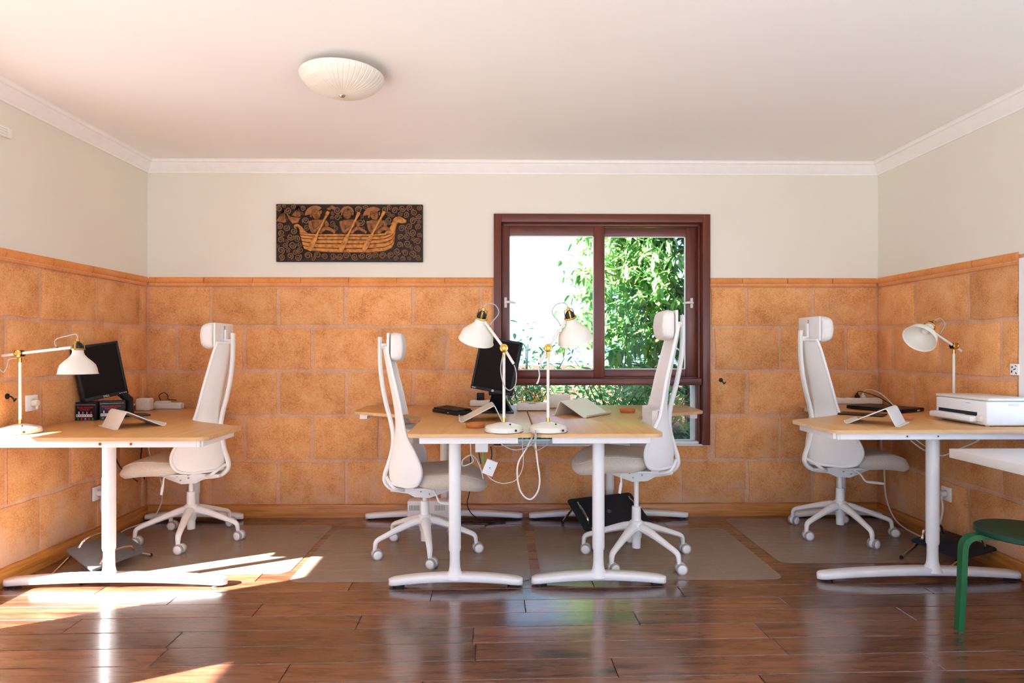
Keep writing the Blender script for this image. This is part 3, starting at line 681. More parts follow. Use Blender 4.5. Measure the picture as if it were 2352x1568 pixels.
# ================================================================ DESKS
def desk(label, corner, su, sv, LU, LV, zt, wide_front, feet):
    """corner desk: (0,0) is the wall/seam corner, u runs along X (su), v along Y (sv)"""
    t = thing('corner_desk', label, 'desk', (corner[0], corner[1], 0), 0, 'white legged corner desks')
    n = 0.62; e = 0.44
    raw = [(0, 0), (LU, 0), (LU, e), (LU - 0.10, e + 0.06), (n + 0.16, e + 0.22), (n + 0.05, e + 0.32), (n, e + 0.46), (n, LV), (0, LV)]
    rad = [0.02, 0.06, 0.07, 0.3, 0.3, 0.3, 0.3, 0.06, 0.05]
    ou = rounded(raw, rad, 6)
    ou = [(u * su, v * sv) for u, v in ou]
    if su * sv < 0: ou = ou[::-1]
    b = MB(); b.mats = []
    m = len(ou); z0, z1, bv = zt - 0.019, zt, 0.0015
    c = Vector((sum(p[0] for p in ou) / m, sum(p[1] for p in ou) / m))
    ring = lambda z, k: [b.bm.verts.new(((p[0] - c.x) * k + c.x, (p[1] - c.y) * k + c.y, z)) for p in ou]
    r0, r1, r2 = ring(z0, 1), ring(z1 - bv, 1), ring(z1, 0.9975)
    b.bm.faces.new(r0[::-1]).material_index = 1; f = b.bm.faces.new(r2); f.material_index = 0
    for i in range(m):
        b.bm.faces.new((r0[i], r0[(i + 1) % m], r1[(i + 1) % m], r1[i])).material_index = 1
        b.bm.faces.new((r1[i], r1[(i + 1) % m], r2[(i + 1) % m], r2[i])).material_index = 0
    b.build('desktop', ['oak', 'oakedge'], t, angle=50)
    # steel underframe
    b = MB(); za = zt - 0.019 - 0.017
    def rail_(p, q, w=0.05):
        p = Vector((p[0] * su, p[1] * sv, za)); q = Vector((q[0] * su, q[1] * sv, za)); d = q - p
        b.box((p + q) / 2, (d.length, w, 0.034), rot=(0, 0, math.atan2(d.y, d.x)), bev=0.003)
    rail_((0.10, 0.12), (LU - 0.10, 0.12)); rail_((0.12, 0.08), (0.12, LV - 0.08)); rail_((0.08, LV - 0.06), (n - 0.06, LV - 0.06)); rail_((LU - 0.06, 0.05), (LU - 0.06, e - 0.03))
    rail_((0.06, 0.045), (LU - 0.06, 0.045), 0.03)
    b.build('underframe', 'metal_white', t)
    for (fx0, fx1, fy, cx, zs) in feet:
        lx0, lx1, ly, lc = fx0 - corner[0], fx1 - corner[0], fy - corner[1], cx - corner[0]
        b = MB(); b.cyl((lc, ly, zs), (lc, ly, zt - 0.04), 0.0315, n=24); b.cyl((lc, ly, zs - 0.012), (lc, ly, zs), 0.0300, 0.0315, n=24)
        lg = b.build('leg', 'metal_white', t)
        b = MB(); b.lathe([(0.0265, zs - 0.005), (0.0265, 0.14), (0.028, 0.10), (0.033, 0.075), (0.046, 0.058), (0.05, 0.045)], (lc, ly, 0), 24); b.build('inner_column', 'metal_white', lg)
        # arched foot bar
        b = MB(); N = 26; w = 0.037; rings = []; L2 = (lx1 - lx0) / 2; mc = (lx0 + lx1) / 2
        for i in range(N + 1):
            s_ = math.sin(math.pi * (i / N - 0.5)); x = s_ * L2
            ed = L2 - abs(x); hw = w if ed > w else math.sqrt(max(w * w - (w - ed) ** 2, 1e-6))
            zt_ = 0.066 - 0.027 * s_ * s_; zb = 0.008 + 0.021 * (1 - s_ * s_) ** 1.0
            cr = 0.006 if hw > 0.01 else hw * 0.4
            rings.append([b.bm.verts.new((mc + x, ly + yy, zz)) for yy, zz in ((-hw, zb + cr), (-hw, zt_ - cr), (-hw + cr, zt_), (hw - cr, zt_), (hw, zt_ - cr), (hw, zb + cr), (hw - cr, zb), (-hw + cr, zb))])
        for a, c_ in zip(rings[:-1], rings[1:]):
            for k in range(8): b.bm.faces.new((a[k], a[(k + 1) % 8], c_[(k + 1) % 8], c_[k]))
        b.bm.faces.new(rings[0]); b.bm.faces.new(rings[-1][::-1])
        b.build('foot', 'metal_white', lg, angle=50)
        for x in (lx0 + 0.05, lx1 - 0.05): b = MB(); b.cyl((x, ly, 0.0), (x, ly, 0.015), 0.03, n=16); b.build('foot_pad', 'rubber', lg)
    if wide_front:
        pass
    return t
dCL = desk('oak topped corner desk with a black keyboard and tilted monitor on it', (0.153, 4.595), -1, -1, 1.13, 1.545, 0.81, False,
    [(-0.985, 0.14, 4.555, -0.42, 0.20), (-0.587, 0.101, 3.268, -0.248, 0.195)])
dCR = desk('oak topped corner desk whose surface mirrors the window, by the raised chair', (0.160, 4.595), 1, -1, 1.16, 1.545, 0.81, False,
    [(0.185, 1.334, 4.555, 0.765, 0.215), (0.146, 0.845, 3.282, 0.493, 0.195)])
dL = desk('oak topped corner desk against the left wall, partly in the sun', (-2.555, 3.095), 1, 1, 1.115, 1.50, 0.79, True,
    [(-2.556, -1.42, 3.292, -2.024, 0.20), (-2.545, -1.85, 4.552, -2.19, 0.20)])
dR = desk('oak topped corner desk against the right wall with the printer on it', (2.735, 3.095), -1, 1, 1.125, 1.50, 0.82, True,
    [(1.656, 2.735, 3.327, 2.27, 0.20), (2.10, 2.735, 4.552, 2.44, 0.20)])
for d, xs, z, yy in ((dL, (0.59, 0.74), 0.79 - 0.036, 0.034), (dR, (-0.73, -0.575), 0.82 - 0.036, 0.034)):
    b = MB(); w = (1.03 if d is dL else 1.035); c_ = w / 2 + 0.04
    b.box(((c_ if d is dL else -c_), 0.045, z), (w, 0.02, 0.036), bev=0.003)
    a = b.build('front_rail', 'metal_white', d)
    for x in xs:
        s_ = MB(); s_.cyl((x, 0.035, z), (x, 0.029, z), 0.0085, n=14); s_.build('screw', 'chrome', a); s_ = MB(); s_.cyl((x, 0.0295, z), (x, 0.0285, z), 0.004, n=6); s_.build('screw_hole', 'black', a)

# ================================================================ CHAIRS (face +X locally)
def chair(label, x, y, rz, star, lift=0.0, head=0.0, lever='down'):
    t = thing('office_chair', label, 'chair', (x, y, 0), rz, 'white high backed office chairs')
    # hub and star base
    b = MB(); b.lathe([(0.0, 0.125), (0.030, 0.125), (0.034, 0.15), (0.048, 0.165), (0.052, 0.195), (0.040, 0.216), (0.032, 0.224), (0.0, 0.224)], n=24)
    b.build('base_hub', 'plastic', t)
    for a in star:
        a = a - rz; ca, sa = math.cos(a), math.sin(a); p = lambda r, z: (r * ca, r * sa, z)
        b = MB(); b.tube([p(0.02, 0.188), p(0.07, 0.184), p(0.16, 0.158), p(0.25, 0.127), p(0.288, 0.113), p(0.305, 0.098), p(0.310, 0.07), p(0.311, 0.056)],
                         [0.034, 0.029, 0.0225, 0.0185, 0.0175, 0.016, 0.0135, 0.0125], 10, smooth=3, flat=0.85)
        b.build('star_leg', 'plastic', t)
        # twin-wheel caster
        wa = a + random.uniform(-0.5, 0.5) + math.pi / 2
        wa = -rz + math.pi / 2 + random.uniform(-0.45, 0.45) + 0.0
        q = Vector((0.311 * ca, 0.311 * sa, 0.031)); ax = Vector((math.cos(wa), math.sin(wa), 0)); fw = Vector((-ax.y, ax.x, 0))
        q = q - fw * 0.012
        b = MB(); b.cyl(q + fw * 0.012 + Vector((0, 0, 0.01)), q + fw * 0.012 + Vector((0, 0, 0.034)), 0.009, n=10)
        b.lathe([(0.0, -0.009), (0.0285, -0.009), (0.0285, 0.009), (0.0, 0.009)], q, 18, ax)
        cs = b.build('caster', 'plastic', t)
        for sg in (-1, 1):
            c0 = q + ax * 0.011 * sg
            b = MB(); b.lathe([(0.0, 0.0), (0.028, 0.0), (0.031, 0.003), (0.031, 0.012), (0.028, 0.015), (0.024, 0.015)], c0, 20, ax * sg); b.mi = 1
            b.lathe([(0.024, 0.0150), (0.022, 0.0175), (0.012, 0.020), (0.0, 0.020)], c0, 20, ax * sg)
            b.build('wheel', ['greyplastic', 'plastic'], cs)
    # gas column
    b = MB(); b.cyl((0, 0, 0.065), (0, 0, 0.13), 0.024, 0.026, 20); b.build('column_end', 'plastic', t)
    b = MB(); b.cyl((0, 0, 0.215), (0, 0, 0.305), 0.0275, 0.0255, 20); b.cyl((0, 0, 0.30), (0, 0, 0.345 + lift), 0.014, n=16)
    b.build('gas_column', 'plastic', t)
    H = lift
    # tilt mechanism
    b = MB(); sec = [(-0.20, 0.05, 0.372, 0.392), (-0.10, 0.06, 0.360, 0.398), (-0.055, 0.07, 0.338, 0.402), (0.03, 0.075, 0.333, 0.408), (0.085, 0.075, 0.352, 0.41), (0.20, 0.06, 0.392, 0.412)]
    rings = [[b.bm.verts.new((xx, s1_ * hw * k_, z_ + H)) for s1_, k_, z_ in ((-1, .8, zb), (-1, 1, (zb + zt_) / 2), (-1, 1, zt_), (1, 1, zt_), (1, 1, (zb + zt_) / 2), (1, .8, zb))] for xx, hw, zb, zt_ in sec]
    for a_, c_ in zip(rings[:-1], rings[1:]):
        for k in range(6): b.bm.faces.new((a_[k], a_[(k + 1) % 6], c_[(k + 1) % 6], c_[k]))
    b.bm.faces.new(rings[0][::-1]); b.bm.faces.new(rings[-1])
    me_ = b.build('tilt_mechanism', 'plastic', t, angle=25)
    b = MB()
    for xx, zz in ((-0.02, 0.375), (0.03, 0.36), (0.05, 0.385), (0.10, 0.40)):
        for sg in (-1, 1): b.cyl((xx, sg * 0.070, zz + H), (xx, sg * 0.079, zz + H), 0.0045, n=8)
    b.build('bolt', 'greyplastic', me_)
    sg = 1 if lever[0] == '+' else -1
    b = MB()
    if 'h' in lever: pts = [(0.05, sg * 0.075, 0.385 + H), (0.07, sg * 0.11, 0.365 + H), (0.09, sg * 0.13, 0.325 + H), (0.13, sg * 0.14, 0.318 + H), (0.20, sg * 0.145, 0.310 + H)]
    else: pts = [(0.10, sg * 0.075, 0.395 + H), (0.105, sg * 0.125, 0.39 + H), (0.105, sg * 0.135, 0.35 + H), (0.108, sg * 0.138, 0.33 + H), (0.115, sg * 0.14, 0.285 + H)]
    b.tube(pts, [0.005, 0.005, 0.005, 0.009, 0.008], 8, smooth=3); b.build('lever', 'plastic', t)
    # seat cushion
    b = MB()
    def seatf(u, v):
        # u around, v from bottom centre over the side to the top centre
        th = 2 * math.pi * u; c_, s_ = math.cos(th), math.sin(th)
        n_ = 2.0 / 3.4
        ex = math.copysign(abs(c_) ** n_, c_); ey = math.copysign(abs(s_) ** n_, s_)
        if v < 0.30: k = 0.90 * v / 0.30; h = 0.0
        elif v < 0.62: w = (v - 0.30) / 0.32; k = 0.90 + 0.10 * math.sin(w * math.pi) + 0.02 * w; h = w
        else: w = (v - 0.62) / 0.38; k = 0.92 * (1 - w); h = 1 + 0.10 * (1 - (1 - w) ** 2.5)
        xx = 0.145 + 0.225 * ex * k; yy = 0.246 * ey * k
        front = max(0, (xx - 0.16) / 0.21)
        top = 0.512 - 0.075 * front ** 2 - 0.012 * math.exp(-((xx - 0.02) / 0.12) ** 2)
        bot = 0.412 - 0.035 * front ** 1.5
        if xx < 0.05: bot += 0.03 * (0.05 - xx) / 0.13
        return Vector((xx, yy, bot + (top - bot) * h + H))
    b.grid(seatf, 48, 26); bmesh.ops.remove_doubles(b.bm, verts=b.bm.verts, dist=0.0004)
    st = b.build('seat', 'fabric', t, angle=70)
    b = MB(); ou = [seatf(i / 48, 0.60) for i in range(49)]; b.tube(ou, 0.003, 5, cap=False); b.build('seat_seam', 'fabric', st)
    b = MB(); b.box((0.10, 0, 0.409 + H), (0.32, 0.34, 0.012), bev=0.005); b.build('seat_shell', 'plastic', t)
    # spine rod: a loop from the mechanism up to the head rest
    SP = [(-0.07, 0.372), (-0.15, 0.374), (-0.205, 0.388), (-0.237, 0.425), (-0.236, 0.47), (-0.215, 0.535), (-0.193, 0.62), (-0.189, 0.70), (-0.203, 0.785), (-0.228, 0.88), (-0.252, 1.0), (-0.265, 1.12), (-0.267, 1.22), (-0.266, 1.288)]
    b = MB(); b.tube([(x_, 0, z_ + H) for x_, z_ in SP], [0.016, 0.016, 0.015] + [0.0135] * (len(SP) - 3), 10, smooth=4, up=(0, 1, 0), flat=1.7)
    b.build('spine', 'plastic', t)
    b = MB()
    for sg_ in (-1, 1): b.tube([(-0.12, sg_ * 0.05, 0.382 + H), (-0.17, sg_ * 0.09, 0.40 + H), (-0.205, sg_ * 0.06, 0.43 + H), (-0.228, 0.0, 0.45 + H)], [0.012, 0.010, 0.010, 0.010], 8, smooth=4)
    b.build('lower_bracket', 'plastic', t)
    # mesh back: narrow at the top, flaring and wrapping forwards at the hips
    K = [(0.425, 0.170, -0.205, 0.110), (0.45, 0.235, -0.21, 0.180), (0.53, 0.262, -0.212, 0.205), (0.62, 0.243, -0.196, 0.155), (0.71, 0.20, -0.178, 0.085), (0.80, 0.172, -0.176, 0.058), (0.92, 0.155, -0.192, 0.05), (1.05, 0.142, -0.218, 0.045), (1.16, 0.13, -0.238, 0.038), (1.225, 0.115, -0.248, 0.03)]
    def kk(v):
        f = v * (len(K) - 1); i = min(int(f), len(K) - 2); w = f - i
        P_ = [K[max(i - 1, 0)], K[i], K[i + 1], K[min(i + 2, len(K) - 1)]]
        return [0.5 * (2 * P_[1][j] + (P_[2][j] - P_[0][j]) * w + (2 * P_[0][j] - 5 * P_[1][j] + 4 * P_[2][j] - P_[3][j]) * w * w + (3 * P_[1][j] - P_[0][j] - 3 * P_[2][j] + P_[3][j]) * w ** 3) for j in range(4)]
    def backf(u, v):
        z_, hw, xc, d = kk(v); s_ = 2 * u - 1
        return Vector((xc + d * s_ * s_ + 0.0, hw * s_ * (1 - 0.06 * s_ * s_ * 0), z_ + H))
    b = MB(); b.grid(backf, 16, 48, thick=0.007); bk = b.build('back_mesh', 'mesh', t, angle=60)
    ed = [backf(0, i / 48) for i in range(49)] + [backf(i / 16, 1) for i in range(1, 16)] + [backf(1, 1 - i / 48) for i in range(49)] + [backf(1 - i / 16, 0) for i in range(1, 17)]
    b = MB(); b.tube(ed, 0.0095, 8, cap=False, up=(1, 0, 0)); b.build('back_frame', 'plastic', bk)
    # lumbar pad between spine and mesh
    b = MB(); b.grid(lambda u, v: Vector((-0.172 + 0.085 * (2 * u - 1) ** 2, 0.185 * (2 * u - 1), 0.635 + 0.115 * v + H)), 12, 4, thick=0.034)
    bmesh.ops.bevel(b.bm, geom=[e_ for e_ in b.bm.edges if e_.calc_face_angle(0) > 1.0], offset=0.012, segments=2, affect='EDGES')
    b.build('lumbar_pad', 'pad', t, angle=60)
    # head rest
    hz = 1.228 + H + head
    hr_ = MB(); hr_.grid(lambda u, v: head_pt(u, v, hz), 40, 22); bmesh.ops.remove_doubles(hr_.bm, verts=hr_.bm.verts, dist=0.0003)
    hr = hr_.build('headrest', 'pad', t, angle=70)
    b = MB(); b.box((-0.206, 0, hz + 0.004), (0.014, 0.268, 0.158), bev=0.02, seg=3); b.build('headrest_shell', 'plastic', hr)
    b = MB(); b.box((-0.2135, 0, hz + 0.03), (0.003, 0.012, 0.07)); b.build('headrest_slot', 'greyplastic', hr)
    b = MB(); b.box((-0.240, 0, 1.235 + H), (0.055, 0.034, 0.030), bev=0.005); b.box((-0.222, 0, 1.235 + H + head * 0.4), (0.014, 0.030, 0.08 + head), bev=0.004)
    b.build('headrest_bracket', 'plastic', t)
    return t
def head_pt(u, v, hz):
    th = 2 * math.pi * u; c_, s_ = math.cos(th), math.sin(th)
    n_ = 2 / 4.0
    ey = math.copysign(abs(c_) ** n_, c_); ez = math.copysign(abs(s_) ** n_, s_)
    if v < 0.2: k = 0.93 * v / 0.2; d = 0
    elif v < 0.7: w = (v - 0.2) / 0.5; k = 0.93 + 0.07 * math.sin(w * math.pi); d = w
    else: w = (v - 0.7) / 0.3; k = 0.93 * (1 - w); d = 1 + 0.16 * (1 - (1 - w) ** 2)
    y_ = 0.148 * ey * k; z_ = 0.086 * ez * k
    return Vector((-0.200 + 0.062 * d + 0.5 * y_ * y_ + 0.03 * (1 - abs(z_) / 0.086) * (d > 0.5) * 0.3, y_, hz + z_))
D5 = lambda a0: [R(a0 + 72 * i) for i in range(5)]
chair('white office chair facing the desk in the left corner', -2.0, 4.10, R(180), D5(-77), 0.03, 0.04, '+d')
chair('white office chair in front of the desk with the black keyboard', -0.471, 3.833, R(4), D5(-6), 0.0, 0.0, '-h')
chair('white office chair raised highest, its headrest standing before the window', 0.773, 3.677, R(177), D5(17), 0.125, 0.0, '+d')
chair('white office chair on the dark mat in the right corner', 2.214, 4.144, R(2), D5(-12), 0.05, 0.065, '-h')

# ================================================================ CHAIR MATS
def floor_mat_(label, x0, x1, y0, y1, z=0.0008, rz=0.0):
    cx, cy_ = (x0 + x1) / 2, (y0 + y1) / 2
    t = MB(); ou = rounded([(x0 - cx, y0 - cy_), (x1 - cx, y0 - cy_), (x1 - cx, y1 - cy_), (x0 - cx, y1 - cy_)], 0.07, 8)
    n = len(ou); a = [t.bm.verts.new((p[0], p[1], 0)) for p in ou]; c_ = [t.bm.verts.new((p[0], p[1], 0.0022)) for p in ou]; d = [t.bm.verts.new((p[0] * 0.994, p[1] * 0.993, 0.0030)) for p in ou]
    t.bm.faces.new(a[::-1]); t.bm.faces.new(d)
    for i in range(n):
        t.bm.faces.new((a[i], a[(i + 1) % n], c_[(i + 1) % n], c_[i])); t.bm.faces.new((c_[i], c_[(i + 1) % n], d[(i + 1) % n], d[i]))
    o = t.build('chair_mat', 'mat', None, angle=30); o.location = (cx, cy_, z); o.rotation_euler = (0, 0, rz)
    tag(o, label, 'floor mat', 'frosted plastic chair mats'); return o
floor_mat_('frosted plastic mat under the chair in the left corner', -2.43, -1.165, 3.46, 4.40)
floor_mat_('frosted plastic mat under the chair at the keyboard desk', -1.125, 0.148, 3.325, 4.29)
floor_mat_('frosted plastic mat with a bluish sheen under the raised chair', 0.200, 1.49, 3.335, 4.29)
floor_mat_('dark looking frosted mat under the chair in the right corner', 1.575, 2.70, 3.585, 4.52)

# ================================================================ LAMPS
SHP = [(0.0245, 0.123), (0.0255, 0.108), (0.029, 0.096), (0.041, 0.081), (0.061, 0.063), (0.076, 0.046), (0.083, 0.026), (0.0855, 0.010), (0.087, 0.003), (0.0905, 0.0)]
def lamp(label, x, y, zb, pole_h, az, up, down, axis, neck, sw=(0.04, -0.04)):
    """az: heading of the shade side; up/down: arm end offsets (along, dz); axis: way the shade opens; neck: shade neck point"""
    t = thing('desk_lamp', label, 'lamp', (x, y, zb), 0, 'off white desk lamps with brass fittings')
    b = MB(); b.lathe([(0.0, 0.0), (0.094, 0.0), (0.0955, 0.004), (0.092, 0.024), (0.086, 0.029), (0.03, 0.044), (0.012, 0.047), (0.0, 0.047)], n=40); bs = b.build('base', 'lampwhite', t)
    b = MB(); b.lathe([(0.0, -0.0005), (0.0962, -0.0005), (0.0962, 0.002), (0.0, 0.002)], n=40); b.build('base_pad', 'rubber', bs)
    b = MB(); b.cyl((sw[0], sw[1], 0.035), (sw[0], sw[1], 0.044), 0.004, n=10); b.build('switch', 'black', bs)
    b = MB(); b.lathe([(0.0, 0), (0.006, 0), (0.006, 0.003), (0, 0.003)], (sw[0] * 1.9, -0.075, 0.014), 10, (sw[0] * 8, -1, 0)); b.build('cable_grommet', 'black', bs)
    b = MB(); b.cyl((0, 0, 0.045), (0, 0, 0.068), 0.0085, n=16); b.build('collar', 'brass', t)
    b = MB(); b.cyl((0, 0, pole_h - 0.045), (0, 0, pole_h - 0.022), 0.0085, n=16); b.build('collar', 'brass', t)
    b = MB(); b.cyl((0, 0, 0.055), (0, 0, pole_h - 0.03), 0.0072, n=16); b.build('pole', 'lampwhite', t)
    ca, sa = math.cos(az), math.sin(az); J = Vector((0, 0, pole_h))
    E1 = J + Vector((ca * up[0], sa * up[0], up[1])); E2 = J + Vector((ca * down[0], sa * down[0], down[1]))
    side = Vector((-sa, ca, 0)); side = side if side.y < 0 else -side
    b = MB(); off = side * 0.0
    b.cyl(J + off, E1, 0.0072, n=14); b.cyl(J + off + (E2 - J) * 0.12, E2, 0.0072, n=14); ar = b.build('arm', 'lampwhite', t)
    b = MB(); b.ball(E2, 0.006, n=10); b.cyl(E1.lerp(J, 0.28) + Vector((0, 0, 0.004)), E1.lerp(J, 0.28) + Vector((0, 0, 0.012)), 0.004, n=8); b.build('end_cap', 'black', ar)
    b = MB(); b.cyl(J - side * 0.016, J + side * 0.012, 0.0165, n=16); b.build('joint', 'black', t)
    b = MB(); b.lathe([(0, 0), (0.019, 0), (0.021, 0.003), (0.019, 0.007), (0.012, 0.009), (0.009, 0.006), (0, 0.006)], J + side * 0.012, 18, side); b.build('joint_cap', 'brass', t)
    b = MB(); b.tube([J - side * 0.014, J - side * 0.024, J - side * 0.026 + Vector((0, 0, -0.016))], [0.006, 0.006, 0.004], 8); b.build('wing_nut', 'brass', t)
    # head
    Nk = J + Vector(neck); ax = Vector(axis).normalized(); top = -ax
    b = MB(); prof = [(r, 0.123 - z) for r, z in SHP]
    outer = [(r, -(0.123 - z)) for r, z in SHP]          # along 'top' axis from neck downwards
    inner = [(max(r - 0.0016, 0.001), z) for r, z in outer[::-1]]
    b.lathe(outer + inner, Nk, 40, top); sh = b.build('shade', 'lampwhite', t, angle=45)
    b = MB(); b.lathe([(0.0, -0.002), (0.025, -0.002), (0.0, -0.0021)], Nk, 20, top); b.lathe([(0.011, -0.012), (0.013, -0.03), (0.019, -0.048), (0.018, -0.056), (0.010, -0.064), (0, -0.066)], Nk, 16, top); b.build('bulb', 'plastic', sh)
    b = MB(); b.lathe([(0.024, -0.003), (0.031, -0.003), (0.0325, 0.001), (0.031, 0.005), (0.024, 0.005)], Nk, 28, top)
    q = Vector((0, 0, 1)).rotation_difference(top)
    for k in range(3):
        a = k * 2.094 + 0.5; d = q @ Vector((math.cos(a), math.sin(a), 0))
        b.tube([Nk + d * 0.027 + top * 0.004, Nk + d * 0.0245 + top * 0.035, Nk + d * 0.022 + top * 0.041, Nk + d * 0.006 + top * 0.043], [0.0022, 0.0022, 0.0022, 0.0025], 6)
    d = q @ Vector((0, -1, 0)); b.tube([Nk + d * 0.024 + top * 0.004, Nk + d * 0.020 + top * 0.04], [0.0055, 0.0055], 6)
    b.lathe([(0.007, 0.036), (0.010, 0.042), (0.008, 0.05), (0.005, 0.056), (0, 0.058)], Nk, 14, top); b.build('brass_cage', 'brass', sh)
    b = MB(); b.lathe([(0.022, 0.003), (0.0225, 0.014), (0.020, 0.024), (0.013, 0.034), (0, 0.038)], Nk, 20, top); b.build('lamp_holder', 'black', sh)
    # textile flex
    F0 = Nk + top * 0.057; G = E1.lerp(J, 0.28) + Vector((0, 0, 0.008)); hd = Vector((-ca, -sa, 0))
    b = MB(); b.tube([F0, F0 + top * 0.02 + hd * 0.012, F0 + Vector((0, 0, 0.012)) + hd * 0.055, (F0 + G) / 2 + hd * 0.06 + Vector((0, 0, 0.02)), G + Vector((0, 0, 0.02)) + hd * 0.012, G], 0.0026, 6, smooth=6)
    L_ = E2 + Vector((ca * down[0] * 0.12, sa * down[0] * 0.12, -0.012))
    b.build('upper_flex', 'cablegrey', t)
    return t, E2
lampA, eA = lamp('off white desk lamp with level arm in the sun by the left wall', -2.460, 3.27, 0.79, 0.405, R(-8), (0.290, 0.030), (-0.12, -0.014), (0, 0, -1), (0.322, -0.045, 0.020))
lampB, eB = lamp('off white desk lamp leaning left, beside the tilted monitor', 0.004, 3.137, 0.81, 0.412, R(180), (0.100, 0.136), (-0.048, -0.078), (-0.22, 0.34, -0.88), (-0.112, 0.0, 0.148), (0.03, -0.045))
lampC, eC = lamp('off white desk lamp leaning right, seen against the window', 0.222, 3.137, 0.81, 0.412, R(0), (0.088, 0.142), (-0.045, -0.075), (0.24, 0.30, -0.88), (0.110, 0.0, 0.150), (0.035, -0.04))
lampD, eD = lamp('off white desk lamp behind the printer, its shade open to the room', 2.640, 3.685, 0.82, 0.415, R(196), (0.150, 0.075), (-0.06, -0.030), (-0.74, -0.36, -0.62), (-0.178, -0.05, 0.112))

# ================================================================ THINGS ON THE DESKS
def tf(o, loc, rz=0.0, rx=0.0, ry=0.0):
    o.location = loc; o.rotation_euler = (rx, ry, rz); return o

def laptop_stand(label, loc, rz, w, m_edge='lampwhite', d=0.235):
    """bent sheet: a short steep back leg, an apex and a long slope ending in a lip"""
    pf = [(-0.014, 0.0035), (0.0, 0.0025), (0.006, 0.006), (0.040, 0.078), (0.046, 0.086), (0.054, 0.088), (0.063, 0.084), (d - 0.03, 0.012), (d - 0.012, 0.0035), (d, 0.0035), (d + 0.006, 0.010), (d + 0.008, 0.017)]
    pts, _ = spline([Vector((x, 0, z)) for x, z in pf], [0] * len(pf), 3)
    b = MB(); th = 0.005; n = len(pts); vs = []
    for i, p in enumerate(pts):
        t = (pts[min(i + 1, n - 1)] - pts[max(i - 1, 0)]).normalized(); nn = Vector((-t.z, 0, t.x))
        for s_ in (-1, 1):
            for k in (0, 1): vs.append(p + nn * (th * (k - 0.5)) + Vector((0, s_ * w / 2, 0)))
    fs = []
    for i in range(n - 1):
        a, c_ = i * 4, i * 4 + 4
        fs += [(a, c_, c_ + 1, a + 1), (a + 2, a + 3, c_ + 3, c_ + 2), (a, a + 2, c_ + 2, c_), (a + 1, c_ + 1, c_ + 3, a + 3)]
    fs += [(0, 1, 3, 2), (n * 4 - 4, n * 4 - 2, n * 4 - 1, n * 4 - 3)]
    b.add(vs, fs); o = b.build('laptop_stand', m_edge, None, angle=40); tf(o, loc, rz)
    return tag(o, label, 'laptop stand', 'off white laptop stands')
laptop_stand('bent white laptop stand near the box sets on the left desk', (-2.135, 3.47, 0.7905), R(47), 0.26)
laptop_stand('white laptop stand seen edge on between keyboard and lamp', (-0.010, 3.665, 0.8105), R(184), 0.26)
laptop_stand('white laptop stand showing its wide slope to the right of the lamps', (0.400, 3.985, 0.8105), R(-38), 0.30, d=0.225)
laptop_stand('cream laptop stand in front of the closed laptop', (2.085, 3.295, 0.8205), R(138), 0.25)

def saucer(label, loc, r=0.052):
    b = MB(); b.lathe([(0, 0), (r * 0.86, 0), (r * 0.9, 0.002), (r, 0.020), (r * 0.98, 0.023), (r * 0.92, 0.022), (r * 0.84, 0.008), (0, 0.006)], n=32)
    o = b.build('saucer', 'terracotta'); o.location = loc; tag(o, label, 'saucer', 'terracotta saucers')
saucer('terracotta saucer beside the base of the left leaning lamp', (-0.145, 3.30, 0.8103))
saucer('terracotta saucer on the right hand end of the middle desks', (0.80, 4.075, 0.8103))
saucer('terracotta saucer half hidden behind the cream laptop stand', (2.255, 3.55, 0.8203))

